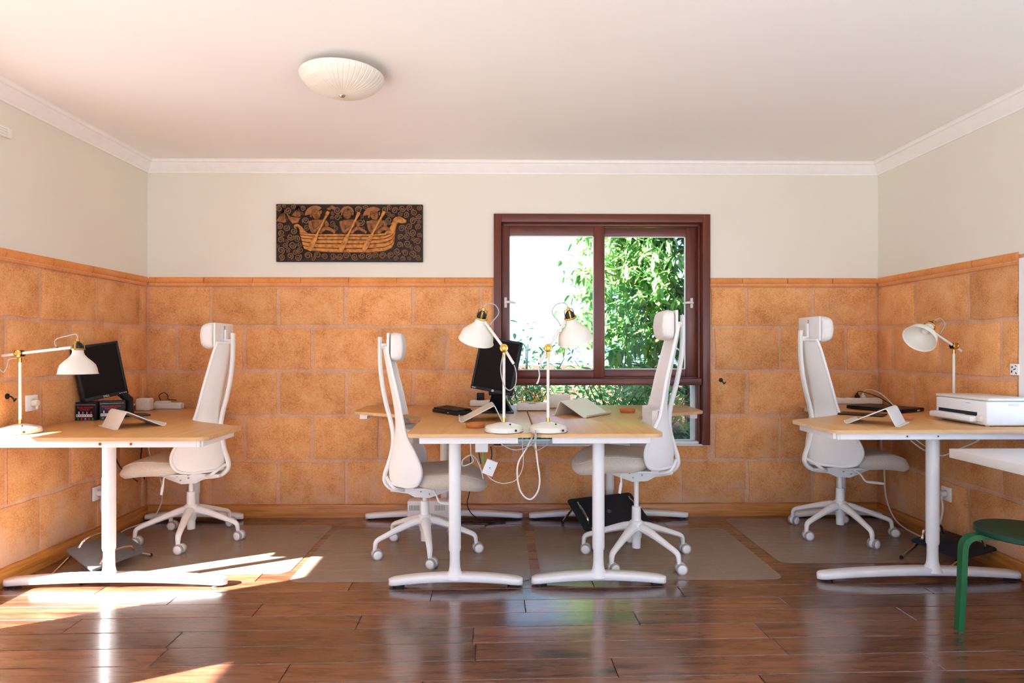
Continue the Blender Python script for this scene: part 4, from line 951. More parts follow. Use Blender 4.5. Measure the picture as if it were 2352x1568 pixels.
def monitor(label, base, centre, yaw, tilt, roll, w, h, stand_yaw, logo, arched):
    t = thing('monitor', label, 'monitor', base)
    rt = Matrix.Rotation(yaw, 4, 'Z') @ Matrix.Rotation(tilt, 4, 'X') @ Matrix.Rotation(roll, 4, 'Y')   # front faces -Y
    c = Vector(centre) - Vector(base); mt = Matrix.Translation(c) @ rt
    def place(b): bmesh.ops.transform(b.bm, matrix=mt, verts=b.bm.verts); return b
    b = MB(); b.box((0, 0.020, 0), (w, 0.030, h), bev=0.006); b.box((0, 0.045, 0), (w * 0.7, 0.035, h * 0.6), bev=0.012); place(b); hs = b.build('housing', 'black', t)
    fw = 0.015
    b = MB(); b.mats = []
    for q in ((-w / 2 + fw / 2, 0, fw, h), (w / 2 - fw / 2, 0, fw, h), (0, h / 2 - fw / 2, w, fw), (0, -h / 2 + fw * .7, w, fw * 1.4)): b.box((q[0], 0.002, q[1]), (q[2], 0.012, q[3]), bev=0.002)
    place(b); bz = b.build('bezel', 'black', hs)
    b = MB(); b.box((0, 0.0045, 0.003), (w - 2 * fw + 0.002, 0.004, h - 2 * fw)); place(b); b.build('screen', 'screen', t)
    m2 = mt @ Matrix.Translation((logo[1], -0.0052, -h / 2 + fw * 0.7)) @ Matrix.Rotation(R(90), 4, 'X')
    b = MB()
    if logo[0] == 'disc':
        b.prism([(0.0075 * math.cos(i / 20 * 6.283), 0.0075 * math.sin(i / 20 * 6.283)) for i in range(20)], 0, 0.0008, m2)
        b.build('badge', 'whiteprint', bz)
        b = MB(); text_mb(b, 'hp', 0.011, m2 @ Matrix.Rotation(0, 4, 'Z') @ Matrix.Translation((0, 0.0005, 0.0011)), 0.0003); b.build('lettering', 'black', bz)
        b = MB(); b.box((0, 0, 0), (0.026, 0.001, 0.004)); bmesh.ops.transform(b.bm, matrix=mt @ Matrix.Translation((-w / 2 + 0.022, -0.005, -h / 2 + 0.009)), verts=b.bm.verts); b.build('model_mark', 'led', bz)
    else:
        text_mb(b, logo[0], 0.016, m2, 0.0004); b.build('lettering', 'whiteprint', bz)
        for i in range(4):
            b = MB(); b.cyl((w / 2 - 0.014 - i * 0.0125, -0.0045, -h / 2 + 0.0105), (w / 2 - 0.014 - i * 0.0125, -0.006, -h / 2 + 0.0105), 0.0028, n=10); place(b); b.build('button', 'led', bz)
    # stand
    sy = Matrix.Rotation(stand_yaw, 4, 'Z')
    b = MB()
    b.prism(rounded([(-0.115, -0.08), (0.115, -0.08), (0.09, 0.10), (-0.09, 0.10)], 0.025), 0.0, 0.007, sy); b.build('stand_base', 'black', t)
    b = MB()
    if arched:
        pr = [(0.105, 0.004), (0.085, 0.030), (0.055, 0.062), (0.02, 0.092), (-0.012, 0.118)]
        for i in range(len(pr) - 1):
            (y0, z0), (y1, z1) = pr[i], pr[i + 1]
            w0, w1 = 0.085 - i * 0.012, 0.085 - (i + 1) * 0.012
            b.add([sy @ Vector(p) for p in ((-w0, y0, z0), (w0, y0, z0), (w1, y1, z1), (-w1, y1, z1), (-w0, y0 - 0.05 * (1 - i / 4) - 0.012, max(z0 - 0.012, 0.003)), (w0, y0 - 0.05 * (1 - i / 4) - 0.012, max(z0 - 0.012, 0.003)), (w1, y1 - 0.05 * (1 - (i + 1) / 4) - 0.012, z1 - 0.012), (-w1, y1 - 0.05 * (1 - (i + 1) / 4) - 0.012, z1 - 0.012))],
                  [(0, 1, 2, 3), (5, 4, 7, 6), (1, 5, 6, 2), (4, 0, 3, 7)] + ([(4, 5, 1, 0)] if i == 0 else []) + ([(3, 2, 6, 7)] if i == len(pr) - 2 else []))
        b.build('stand_neck', 'black', t)
        b = MB(); hp = sy @ Vector((0, -0.006, 0.122)); b.cyl(hp - sy.to_3x3() @ Vector((0.055, 0, 0)), hp + sy.to_3x3() @ Vector((0.055, 0, 0)), 0.014, n=14)
        b.tube([hp, (hp + c + rt.to_3x3() @ Vector((0, 0.06, -0.06))) / 2 + Vector((0, 0.01, 0)), c + rt.to_3x3() @ Vector((0, 0.055, -0.06))], [0.030, 0.030, 0.035], 12); b.build('stand_hinge', 'black', t)
    else:
        b.tube([sy @ Vector((0, 0.03, 0.004)), sy @ Vector((0, 0.03, 0.10)), c + rt.to_3x3() @ Vector((0, 0.055, 0))], [0.028, 0.026, 0.026], 12); b.build('stand_neck', 'black', t)
    return t
monitor('black monitor turned on end and tilted, before the window', (-0.035, 4.08, 0.8105), (-0.045, 4.04, 1.113), R(-17), R(-6), R(10), 0.278, 0.345, R(-8), ('disc', 0.012), True)
monitor('black monitor turned on end and tilted, above the poker sets by the left wall', (-2.385, 4.09, 0.7905), (-2.458, 3.915, 1.083), R(57), R(-5), R(-9), 0.262, 0.335, R(35), ('DELL', 0.0), False)

# mechanical keyboard: the keys are only a few pixels each and stay one part
kb = thing('keyboard', 'small black mechanical keyboard on the oak desk', 'keyboard', (-0.325, 4.03, 0.8105), R(-54))
b = MB(); pr = [(-0.058, 0.0), (0.058, 0.0), (0.058, 0.030), (-0.058, 0.020)]
b.prism(pr, -0.148, 0.148, Matrix(((0, 0, 1, 0), (1, 0, 0, 0), (0, 1, 0, 0), (0, 0, 0, 1)))); bmesh.ops.bevel(b.bm, geom=b.bm.edges[:], offset=0.003, segments=1, affect='EDGES'); b.build('case', 'black', kb)
b = MB()
for r_ in range(5):
    yy = -0.042 + r_ * 0.021; zz = 0.021 + (yy + 0.058) / 0.116 * 0.010
    x_ = -0.141
    for wk in ([1] * 13 + [2], [1.5] + [1] * 12 + [1.5], [1.75] + [1] * 11 + [2.25], [2.25] + [1] * 10 + [2.75], [1.25, 1.25, 1.25, 6.25, 1.25, 1.25, 1.25, 1.25])[4 - r_]:
        ww = wk * 0.0188; b.prism([(x_ + 0.0012, yy - 0.009), (x_ + ww - 0.0012, yy - 0.009), (x_ + ww - 0.0012, yy + 0.009), (x_ + 0.0012, yy + 0.009)], zz, zz + 0.008); x_ += ww
ko = b.build('keys', 'black', kb, angle=0); ko['kind'] = 'stuff'
b = MB(); b.box((0.05, -0.0585, 0.010), (0.014, 0.001, 0.005)); b.build('badge', 'led', kb)

# power strips
def strip(label, loc, L, rz, n, skip=()):
    t = thing('power_strip', label, 'power strip', loc, rz, 'white power strips')
    b = MB(); b.box((0, 0, 0.0215), (L, 0.056, 0.041), bev=0.007); b.build('housing', 'lampwhite', t)
    for i in range(n):
        x = -L / 2 + L * (i + 0.5) / n
        b = MB(); b.lathe([(0, 0.0405), (0.016, 0.0405), (0.018, 0.0435), (0.0205, 0.0435), (0.021, 0.041)], (x, 0, 0), 16); b.build('socket', 'plastic', t)
    return t
strip('white power strip with black and white plugs in the right corner', (2.555, 4.545, 0.8205), 0.33, R(-2), 5)
strip('white power strip behind the black monitor at the window', (-0.10, 4.52, 0.8105), 0.27, R(0), 5)
strip('white power strip at the back of the left corner desk', (-2.385, 4.555, 0.7905), 0.21, R(0), 4)
def plug(label, name, m, loc, z):
    b = MB(); b.lathe([(0, 0), (0.016, 0), (0.018, 0.006), (0.015, 0.018), (0.008, 0.026), (0.006, 0.036), (0, 0.036)], n=14); o = b.build(name, m); o.location = loc
    return tag(o, label, 'plug')
plug('black plug in the strip in the right corner', 'plug', 'black', (2.552, 4.545, 0.8645), 0)
plug('cream plug beside the black one in the right corner', 'plug', 'lampwhite', (2.595, 4.545, 0.8645), 0)
b = MB(); b.box((0, 0, 0.025), (0.054, 0.046, 0.05), bev=0.003); ad = b.build('power_adapter', 'black'); ad.location = (-0.160, 4.52, 0.8540); tag(ad, 'black cube adapter plugged into the strip behind the tilted monitor', 'adapter')
b = MB(); b.box((0, 0, 0.006), (0.10, 0.03, 0.012), bev=0.003); ad = b.build('plug_adapter', 'lampwhite'); ad.location = (-2.42, 4.555, 0.8345); tag(ad, 'flat white adapter lying on the strip at the left desk', 'adapter')
cu = thing('socket_cube', 'white socket cube lying on the left corner desk', 'socket cube', (-2.485, 4.44, 0.7905), R(6))
b = MB(); b.box((0, 0, 0.043), (0.090, 0.085, 0.085), bev=0.012, seg=3); b.build('housing', 'lampwhite', cu)
b = MB(); b.lathe([(0, -0.012), (0.019, -0.012), (0.019, 0.0), (0.022, 0.001), (0.023, 0)], (0.004, -0.0427, 0.045), 20, (0, -1, 0)); so = b.build('socket', 'plastic', cu)
for dx in (-0.009, 0.009): b = MB(); b.cyl((0.004 + dx, -0.032, 0.045), (0.004 + dx, -0.030, 0.045), 0.003, n=8); b.build('pin_hole', 'black', so)
b = MB(); b.tube([(-0.045, 0, 0.045), (-0.055, -0.006, 0.045), (-0.07, -0.04, 0.03), (-0.066, -0.09, 0.008), (-0.05, -0.15, 0.006)], [0.011, 0.008, 0.005, 0.005, 0.005], 8, smooth=4); b.build('cord', 'lampwhite', cu)

# poker sets
def poker(label, loc, rz, w, h, d):
    t = thing('poker_set', label, 'box', loc, rz, 'black poker set boxes')
    b = MB(); b.box((0, d / 2, h / 2), (w, d, h), bev=0.0015, seg=1); b.build('box', 'black', t)
    f = Matrix.Translation((0, -0.0004, 0)) @ Matrix.Rotation(R(90), 4, 'X')
    b = MB(); b.box((0, -0.0005, h * 0.86), (w * 0.98, 0.001, 0.0014)); b.build('lid_line', 'led', t)
    s_ = w / 0.125
    b = MB(); text_mb(b, "TEXAS HOLD'EM", 0.0135 * s_, f @ Matrix.Translation((-0.004, h * 0.70, 0)), 0.0004); text_mb(b, 'POKER SET', 0.0125 * s_, f @ Matrix.Translation((-0.004, h * 0.585, 0)), 0.0004); b.build('lettering', 'red', t)
    for i, m in enumerate(('led', 'blueprint', 'blueprint', 'red')):
        b = MB(); b.box((-w * 0.32 + i * w * 0.2, -0.0006, h * 0.42), (0.006, 0.001, 0.014), bev=0); b.build('printed_figure', m, t)
    for i in range(7):
        b = MB(); b.box((-w * 0.40 + i * w * 0.115, -0.0006, h * 0.26), (w * 0.10, 0.001, h * 0.15)); b.build('printed_card', 'whiteprint', t)
        b = MB(); b.box((-w * 0.40 + i * w * 0.115, -0.0013, h * 0.26), (w * 0.035, 0.0006, h * 0.07)); b.build('card_pip', 'red' if i % 2 else 'black', t)
    for i, m in enumerate(('greenprint', 'red', 'blueprint', 'red', 'greenprint')):
        b = MB(); b.prism([(w * 0.06 * math.cos(k / 14 * 6.283), 0.006 * math.sin(k / 14 * 6.283)) for k in range(14)], 0, 0.0008, f @ Matrix.Translation((-w * 0.36 + i * w * 0.18, h * 0.08, 0))); b.build('printed_chip', m, t)
poker('black poker set box standing flat on, left of its twin', (-2.495, 3.83, 0.7905), R(2), 0.117, 0.108, 0.10)
poker('black poker set box turned aslant, right of its twin', (-2.372, 3.885, 0.7905), R(24), 0.128, 0.112, 0.06)

# router and white box by the window
ro = thing('router', 'white router with blue label and yellow cables on the desk', 'router', (0.190, 4.21, 0.8105), R(-2))
b = MB(); b.box((0, 0, 0.027), (0.198, 0.125, 0.046), bev=0.006); b.build('housing', 'lampwhite', ro)
b = MB(); 
for i in range(24): b.box((-0.085 + i * 0.0074, -0.0628, 0.017), (0.003, 0.001, 0.018))
g_ = b.build('grille', 'cablewhite', ro); g_['kind'] = 'stuff'
b = MB(); b.box((0, -0.055, 0.0505), (0.045, 0.02, 0.001)); b.build('label_sticker', 'bluelabel', ro)
for pts in ([(0.121, 4.18, 0.862), (0.127, 4.18, 0.915), (0.162, 4.18, 0.942), (0.199, 4.18, 0.919), (0.219, 4.18, 0.885), (0.19, 4.18, 0.868), (0.13, 4.19, 0.868)],
            [(0.19, 4.20, 0.868), (0.243, 4.20, 0.905), (0.262, 4.20, 0.93), (0.24, 4.20, 0.935), (0.22, 4.21, 0.90), (0.23, 4.22, 0.867)],
            [(0.112, 4.16, 0.905), (0.135, 4.16, 0.878), (0.2, 4.165, 0.867), (0.25, 4.165, 0.875), (0.284, 4.17, 0.912), (0.33, 4.19, 0.915)]):
    b = MB(); b.tube([Vector(p) - Vector(ro.location) for p in pts], 0.0028, 6, smooth=5); b.build('patch_cable', 'yellow', ro)
b = MB(); b.box((0, 0, 0.047), (0.15, 0.05, 0.093), bev=0.01); o = b.build('white_box', 'lampwhite'); o.location = (0.385, 4.36, 0.8105); tag(o, 'plain white device standing behind the router', 'device')

# closed laptop, tablet
lp = thing('laptop', 'closed black laptop on the right corner desk', 'laptop', (2.475, 4.09, 0.8205), R(-62))
b = MB(); b.box((0, 0, 0.010), (0.36, 0.25, 0.015), bev=0.004); b.build('base', 'black', lp)
b = MB(); b.box((0, 0, 0.0215), (0.36, 0.25, 0.007), bev=0.003); b.build('lid', 'black', lp)
b = MB(); b.box((0.1805, 0.06, 0.010), (0.001, 0.03, 0.008)); b.build('port', 'led', lp)
for sx_ in (-0.15, 0.15):
    b = MB(); b.cyl((sx_, -0.1, 0), (sx_, -0.1, 0.004), 0.008, n=8); b.build('rubber_foot', 'rubber', lp)
    b = MB(); b.cyl((sx_, 0.1, 0), (sx_, 0.1, 0.004), 0.008, n=8); b.build('rubber_foot', 'rubber', lp)
b = MB(); b.box((0, 0, 0.004), (0.24, 0.16, 0.008), bev=0.003); o = b.build('tablet', 'black'); tf(o, (2.165, 3.80, 0.8205), R(-40)); tag(o, 'flat black tablet between the laptop and the cream stand', 'tablet')

# printer (front faces -X)
pr_ = thing('printer', 'white inkjet printer with a paper tray on the right desk', 'printer', (2.595, 3.395, 0.8205))
b = MB(); b.box((0, 0, 0.0665), (0.26, 0.385, 0.125), bev=0.012, seg=3); bd = b.build('body', 'metal_white', pr_)
b = MB(); b.box((0.004, 0, 0.138), (0.262, 0.392, 0.014), bev=0.004); b.build('scanner_lid', 'lampwhite', pr_)
b = MB(); b.box((-0.1285, 0.02, 0.055), (0.006, 0.29, 0.026)); b.build('paper_slot', 'black', pr_)
b = MB(); b.box((-0.150, 0.022, 0.0335), (0.055, 0.315, 0.030), bev=0.008); ty = b.build('paper_tray', 'metal_white', pr_)
b = MB(); b.box((-0.147, 0.06, 0.0492), (0.036, 0.20, 0.002)); b.build('tray_flap', 'plastic', ty)
b = MB(); b.box((-0.137, -0.150, 0.038), (0.014, 0.03, 0.03), bev=0.003); b.build('tray_latch', 'lampwhite', ty)
b = MB(); b.box((0.01, -0.1925, 0.112), (0.055, 0.003, 0.012), bev=0.001); b.build('side_grip', 'cablewhite', bd)
b = MB(); b.box((-0.1302, -0.06, 0.112), (0.0006, 0.03, 0.003)); b.build('brand_mark', 'cablegrey', bd)
for xx, yy in ((-0.11, -0.17), (-0.11, 0.17), (0.11, -0.17), (0.11, 0.17)): b = MB(); b.cyl((xx, yy, 0), (xx, yy, 0.006), 0.009, n=10); b.build('foot', 'cablewhite', pr_)

# ================================================================ THINGS UNDER AND BESIDE THE DESKS
def footrest(label, A, B_, C_, D_, m, arch=0.05, floorz=0.004, logo=False, legs=True, splay=0.05):
    c = (Vector(A) + Vector(B_) + Vector(C_) + Vector(D_)) / 4; base = Vector((c.x, c.y, 0))
    t = thing('footrest', label, 'footrest', base, 0, 'tilting footrests')
    A, B_, C_, D_ = [Vector(v) - base for v in (A, B_, C_, D_)]
    nrm = (B_ - A).cross(D_ - A).normalized(); nrm = nrm if nrm.z > 0 else -nrm
    ux = (B_ - A); uy = (D_ - A)
    ou = rounded([(0, 0), (1, 0), (1, 1), (0, 1)], 0.07, 5)
    P = lambda u, v, h=0: A + ux * u + uy * v + nrm * h
    b = MB(); n = len(ou); r0 = [b.bm.verts.new(P(u, v, -0.006)) for u, v in ou]; r1 = [b.bm.verts.new(P(u, v, 0.004)) for u, v in ou]; r2 = [b.bm.verts.new(P(0.5 + (u - .5) * .985, 0.5 + (v - .5) * .985, 0.006)) for u, v in ou]
    b.bm.faces.new(r0[::-1]); b.bm.faces.new(r2)
    for i in range(n):
        b.bm.faces.new((r0[i], r0[(i + 1) % n], r1[(i + 1) % n], r1[i])); b.bm.faces.new((r1[i], r1[(i + 1) % n], r2[(i + 1) % n], r2[i]))
    pl = b.build('plate', m, t)
    if logo:
        e1 = ux.normalized(); e2 = nrm.cross(e1); mt = Matrix((e1, e2, nrm)).transposed().to_4x4(); mt.translation = P(0.52, 0.5, 0.0065)
        b = MB(); b.tube([mt @ Vector((0.013 * math.cos(i / 20 * 6.283), 0.013 * math.sin(i / 20 * 6.283), 0)) for i in range(21)], 0.0008, 4, cap=False); text_mb(b, 'hp', 0.015, mt, 0.0003); b.build('emblem', 'cablegrey', pl)
    for v, sg in ((0.10, -1), (0.90, 1)):
        pts = []
        def fl(p, o_): return Vector((p.x, p.y, floorz + 0.007)) + o_
        e1 = Vector((ux.x, ux.y, 0)).normalized()
        a0 = P(0.16, v); a1 = P(0.84, v)
        out = uy.normalized() * sg * 0.0
        hA = max(a0.z - floorz, 0.02); hB = max(a1.z - floorz, 0.02)
        pts = [fl(a0, -e1 * min(0.16, hA * 1.2 + splay * 0.6)), P(0.16, v, -0.004), P(0.26, v, arch * 0.72), P(0.40, v, arch), P(0.60, v, arch), P(0.74, v, arch * 0.72), P(0.84, v, -0.004), fl(a1, e1 * min(0.16, hB * 1.2 + splay * 0.6))]
        b = MB(); b.tube(pts, 0.0075, 8, smooth=5); fr = b.build('tube_frame', 'chrome', t)
        for q in (pts[0], pts[-1]):
            b = MB(); b.ball(q, 0.0115, n=10); b.build('rubber_tip', 'rubber', fr)
    return t
footrest('grey ribbed footrest with chrome tubes in the sunlit corner', (-2.40, 3.515, 0.115), (-2.305, 3.855, 0.115), (-2.025, 3.70, 0.075), (-2.145, 3.345, 0.06), 'greyrubber', 0.05)
footrest('black footrest tipped up under the raised chair', (0.43, 4.30, 0.195), (0.535, 4.11, 0.035), (0.985, 4.25, 0.045), (0.885, 4.42, 0.215), 'rubber', 0.03, logo=True)
footrest('navy black footrest under the printer desk', (2.39, 3.70, 0.095), (2.655, 3.775, 0.125), (2.70, 3.49, 0.115), (2.485, 3.415, 0.075), 'navy', 0.075)

def wall_socket(label, loc, normal, plugged=True, w=0.082):
    rz = math.atan2(normal[1], normal[0]) + math.pi / 2      # local -Y faces out of the wall
    t = thing('wall_socket', label, 'wall socket', loc, rz, 'white wall sockets')
    b = MB(); b.box((0, -0.006, 0), (w, 0.012, w * 1.05), bev=0.003); b.build('plate', 'plastic', t)
    b = MB(); b.lathe([(0, 0.0), (0.020, 0.0), (0.020, 0.003), (0.024, 0.004), (0.024, 0)], (0, -0.0125, 0), 20, (0, -1, 0)); b.build('socket_well', 'lampwhite', t)
    if plugged:
        b = MB(); b.lathe([(0.0185, 0.0), (0.0195, 0.022), (0.015, 0.030), (0, 0.032)], (0, -0.013, 0), 16, (0, -1, 0)); b.cyl((0, -0.036, -0.002), (0, -0.036, -0.032), 0.008, 0.006, 10); b.build('plug', 'lampwhite', t)
    return t
BP = 0.0105
wall_socket('white wall socket with a plug above the left corner desk', (XL + BP, 3.475, 0.925), (1, 0))
wall_socket('white wall socket low on the wall behind the sunlit desk leg', (XL + BP, 4.03, 0.311), (1, 0))
wall_socket('white wall socket low on the right wall with a plug', (XR - BP, 3.879, 0.325), (-1, 0))
b = MB(); b.box((0, 0, 0), (0.008, 0.055, 0.060), bev=0.001)
kp = b.build('lock_plate', 'white_trim'); kp.location = (XR - 0.013, 3.361, 1.108); tag(kp, 'small white lock plate with worn black marks on the right wall', 'lock plate')
for yy, zz, w_, h_, a_ in ((-0.012, 0.019, 0.012, 0.004, 0.5), (0.012, 0.012, 0.006, 0.011, 0.2), (-0.004, 0.001, 0.016, 0.005, -0.4), (0.015, -0.012, 0.007, 0.013, 0.3), (-0.014, -0.020, 0.010, 0.006, 0.9)): b = MB(); b.box((-0.0043, yy, zz), (0.0014, w_, h_), rot=(a_, 0, 0)); b.build('worn_mark', 'black', kp)
def hook(label, loc, n):
    n = Vector((*n, 0)); b = MB(); b.lathe([(0, 0), (0.016, 0), (0.015, 0.004), (0, 0.006)], loc, 14, n)
    p = Vector(loc); s_ = Vector((-n.y, n.x, 0))
    b.tube([p, p + n * 0.018, p + n * 0.028 + Vector((0, 0, -0.006)), p + n * 0.03 + Vector((0, 0, -0.018)) + s_ * 0.008, p + n * 0.026 + Vector((0, 0, -0.026)) + s_ * 0.016, p + n * 0.028 + Vector((0, 0, -0.012)) + s_ * 0.026], 0.004, 8, smooth=4)
    o = b.build('wall_hook', 'black'); tag(o, label, 'hook')
hook('small black hook on the block wall right of the window', (1.588, YB - 0.0085, 0.99), (0, -1))
hook('small black curled hook on the left wall above the sunny desk', (XL + 0.0085, 3.315, 0.973), (1, 0))
vt = thing('wall_vent', 'small white slotted vent high on the left wall', 'vent', (XL + 0.008, 3.20, 2.328))
b = MB(); b.box((0.011, 0, 0), (0.022, 0.25, 0.052), bev=0.004); b.build('housing', 'white_trim', vt)
for i in range(3): b = MB(); b.box((0.0225, -0.01, -0.014 + i * 0.013), (0.003, 0.20, 0.004)); b.build('slat', 'cablewhite', vt)

# heater box on the floor behind the second chair
ht = thing('heater_box', 'grey white box with vent slots on the floor behind the chair base', 'heater', (-0.515, 4.40, 0.0))
b = MB(); b.box((0, 0.045, 0.083), (0.295, 0.09, 0.166), bev=0.008); b.build('housing', 'metal_white', ht)
for i in range(7): b = MB(); b.box((0.045 + i * 0.0105, -0.0005, 0.118), (0.0045, 0.002, 0.036)); b.build('vent_slot', 'greyplastic', ht)
for i in range(7): b = MB(); b.box((-0.13 + i * 0.0105, -0.0005, 0.118), (0.0045, 0.002, 0.036)); b.build('vent_slot', 'greyplastic', ht)

# power box screwed under the desk, and the little box hanging from it
pb = MB(); pb.box((-0.110, 3.30, 0.7165), (0.066, 0.10, 0.056), bev=0.004); o = pb.build('power_box', 'metal_white'); tag(o, 'white power box fixed under the keyboard desk', 'power box')
jb = thing('junction_box', 'flat white junction box hanging tilted under the desks', 'junction box', (-0.070, 3.345, 0.594), 0, None, (0, R(22), 0))
b = MB(); b.box((0, 0, 0), (0.060, 0.022, 0.080), bev=0.003); b.build('housing', 'plastic', jb)
b = MB(); b.cyl((0, -0.011, 0), (0, -0.0122, 0), 0.003, n=10); b.build('screw', 'black', jb)

# ---------------------------------------------------------------- cables
def cable(label, pts, r, m, name='cable', n=6):
    b = MB(); b.tube(pts, r, n, smooth=6); o = b.build(name, m); return tag(o, label, 'cable')
cable('thick white cable loop hanging from the gap between the middle desks', [(0.150, 3.12, 0.80), (0.115, 3.115, 0.731), (0.077, 3.11, 0.667), (0.069, 3.11, 0.604), (0.082, 3.11, 0.529), (0.111, 3.11, 0.489), (0.141, 3.11, 0.484), (0.171, 3.11, 0.523), (0.179, 3.11, 0.582), (0.168, 3.115, 0.667), (0.160, 3.12, 0.742), (0.157, 3.125, 0.80)], 0.0042, 'cablewhite', n=8)
cable('thin white cable drooping from the hanging junction box', [(-0.087, 3.345, 0.56), (-0.065, 3.345, 0.535), (-0.03, 3.34, 0.517), (0.01, 3.34, 0.511), (0.067, 3.33, 0.531), (0.1, 3.32, 0.588), (0.105, 3.30, 0.646), (0.10, 3.28, 0.715), (0.10, 3.26, 0.765)], 0.0024, 'cablewhite')
cable('grey flex drooping from the left leaning lamp', [(0.083, 3.063, 0.824), (0.120, 3.05, 0.822), (0.149, 3.035, 0.815), (0.152, 3.035, 0.79), (0.125, 3.08, 0.745), (0.063, 3.13, 0.72), (0.009, 3.15, 0.735), (-0.03, 3.17, 0.765)], 0.0027, 'cablegrey')
cable('grey flex drooping from the right leaning lamp', [(0.155, 3.063, 0.824), (0.158, 3.04, 0.815), (0.157, 3.03, 0.79), (0.150, 3.07, 0.745), (0.170, 3.12, 0.721), (0.205, 3.14, 0.736), (0.24, 3.16, 0.765)], 0.0027, 'cablegrey')
cable('white cable dropping behind the keyboard desk leg', [(-0.179, 3.52, 0.765), (-0.179, 3.5, 0.695), (-0.176, 3.5, 0.633), (-0.165, 3.5, 0.597), (-0.22, 3.52, 0.57), (-0.225, 3.51, 0.60), (-0.2, 3.5, 0.625), (-0.172, 3.5, 0.632), (-0.143, 3.5, 0.606), (-0.121, 3.5, 0.553), (-0.11, 3.52, 0.50)], 0.0036, 'cablewhite')
b = MB(); b.tube([(-0.106, 3.36, 0.695), (-0.106, 3.365, 0.66), (-0.106, 3.362, 0.612)], 0.0035, 6); o = b.build('cable_tie', 'greencable'); tag(o, 'green earth wire above the hanging junction box', 'wire')
cable('short black wires beside the green one under the desk', [(-0.129, 3.37, 0.70), (-0.127, 3.37, 0.66), (-0.117, 3.36, 0.61)], 0.003, 'black')
cable('short black wire at the top corner of the hanging junction box', [(-0.066, 3.37, 0.70), (-0.060, 3.37, 0.665), (-0.064, 3.36, 0.63)], 0.003, 'black')
cable('black cable falling to the floor behind the second chair', [(-0.225, 4.40, 0.78), (-0.225, 4.40, 0.5), (-0.231, 4.40, 0.25), (-0.249, 4.40, 0.15), (-0.228, 4.40, 0.09), (-0.18, 4.40, 0.045), (-0.11, 4.41, 0.008), (-0.04, 4.44, 0.006), (0.013, 4.48, 0.006)], 0.0035, 'black')
cable('black cable lying on the floor beneath the back desk foot', [(-0.32, 4.455, 0.006), (-0.23, 4.445, 0.006), (-0.12, 4.425, 0.006), (0.02, 4.46, 0.006)], 0.004, 'black')
cable('black cable against the left wall beneath the desk', [(-2.53, 4.06, 0.76), (-2.545, 4.18, 0.56), (-2.545, 4.25, 0.44), (-2.50, 4.27, 0.38), (-2.44, 4.28, 0.33)], 0.004, 'black')
cable('white cable down the back wall to the floor of the left corner', [(-2.50, 4.50, 0.77), (-2.49, 4.5, 0.507), (-2.45, 4.5, 0.42), (-2.41, 4.5, 0.308), (-2.395, 4.5, 0.21), (-2.405, 4.49, 0.118), (-2.45, 4.47, 0.03), (-2.51, 4.42, 0.006), (-2.53, 4.31, 0.006), (-2.52, 4.2, 0.006)], 0.0045, 'cablewhite')
cable('black cable in the left corner beside the white one', [(-2.538, 4.52, 0.77), (-2.538, 4.5, 0.55), (-2.541, 4.5, 0.501), (-2.545, 4.5, 0.44), (-2.52, 4.5, 0.30)], 0.004, 'black')
cable('white cable from the socket behind the sunlit desk leg', [(-2.524, 4.03, 0.28), (-2.53, 4.03, 0.23), (-2.52, 4.04, 0.15), (-2.51, 4.06, 0.05), (-2.49, 4.08, 0.006), (-2.44, 4.13, 0.006)], 0.0045, 'cablewhite')
cable('white cable down the right corner and along the floor', [(2.70, 4.52, 0.80), (2.70, 4.5, 0.589), (2.705, 4.5, 0.474), (2.71, 4.48, 0.349), (2.705, 4.46, 0.209), (2.71, 4.42, 0.10), (2.72, 4.36, 0.03), (2.715, 4.26, 0.007), (2.70, 4.15, 0.007), (2.69, 4.02, 0.007)], 0.0055, 'cablewhite')
cable('thin white cable under the right desk beside its leg', [(2.18, 3.42, 0.775), (2.204, 3.4, 0.745), (2.239, 3.4, 0.721), (2.275, 3.4, 0.695), (2.33, 3.42, 0.67)], 0.003, 'cablewhite')
cable('white cable sagging below the printer desk', [(2.30, 3.55, 0.70), (2.38, 3.58, 0.65), (2.452, 3.6, 0.622), (2.489, 3.6, 0.610), (2.527, 3.6, 0.610), (2.602, 3.6, 0.642), (2.68, 3.58, 0.684), (2.71, 3.56, 0.72), (2.71, 3.55, 0.77)], 0.0045, 'cablewhite')
cable('white cable curving from the right wall socket to the floor', [(2.703, 3.879, 0.292), (2.705, 3.872, 0.25), (2.70, 3.87, 0.20), (2.695, 3.885, 0.13), (2.70, 3.90, 0.07), (2.70, 3.92, 0.02)], 0.0058, 'cablewhite')
cable('cream cable arching from the plug in the right corner', [(2.595, 4.545, 0.897), (2.60, 4.53, 0.918), (2.622, 4.50, 0.926), (2.66, 4.45, 0.905), (2.69, 4.40, 0.86), (2.70, 4.36, 0.828), (2.69, 4.30, 0.826)], 0.0035, 'cablewhite')
cable('black cable rising from the plug in the right corner', [(2.552, 4.545, 0.897), (2.556, 4.53, 0.912), (2.59, 4.51, 0.905), (2.66, 4.48, 0.878), (2.71, 4.44, 0.84), (2.715, 4.40, 0.826)], 0.003, 'black')
cable('black cable looped over the strip on the left corner desk', [(-2.44, 4.56, 0.85), (-2.45, 4.56, 0.885), (-2.415, 4.56, 0.905), (-2.39, 4.56, 0.885), (-2.385, 4.56, 0.858), (-2.33, 4.565, 0.852)], 0.003, 'black')
cable('short grey flex at the end of the left leaning lamp arm', [tuple(Vector((0.004, 3.137, 0.81)) + eB), (0.065, 3.14, 1.10), (0.06, 3.13, 1.04), (0.03, 3.12, 1.015), (0.002, 3.115, 1.045), (-0.012, 3.118, 1.12), (0.0, 3.125, 1.19)], 0.0027, 'cablegrey')
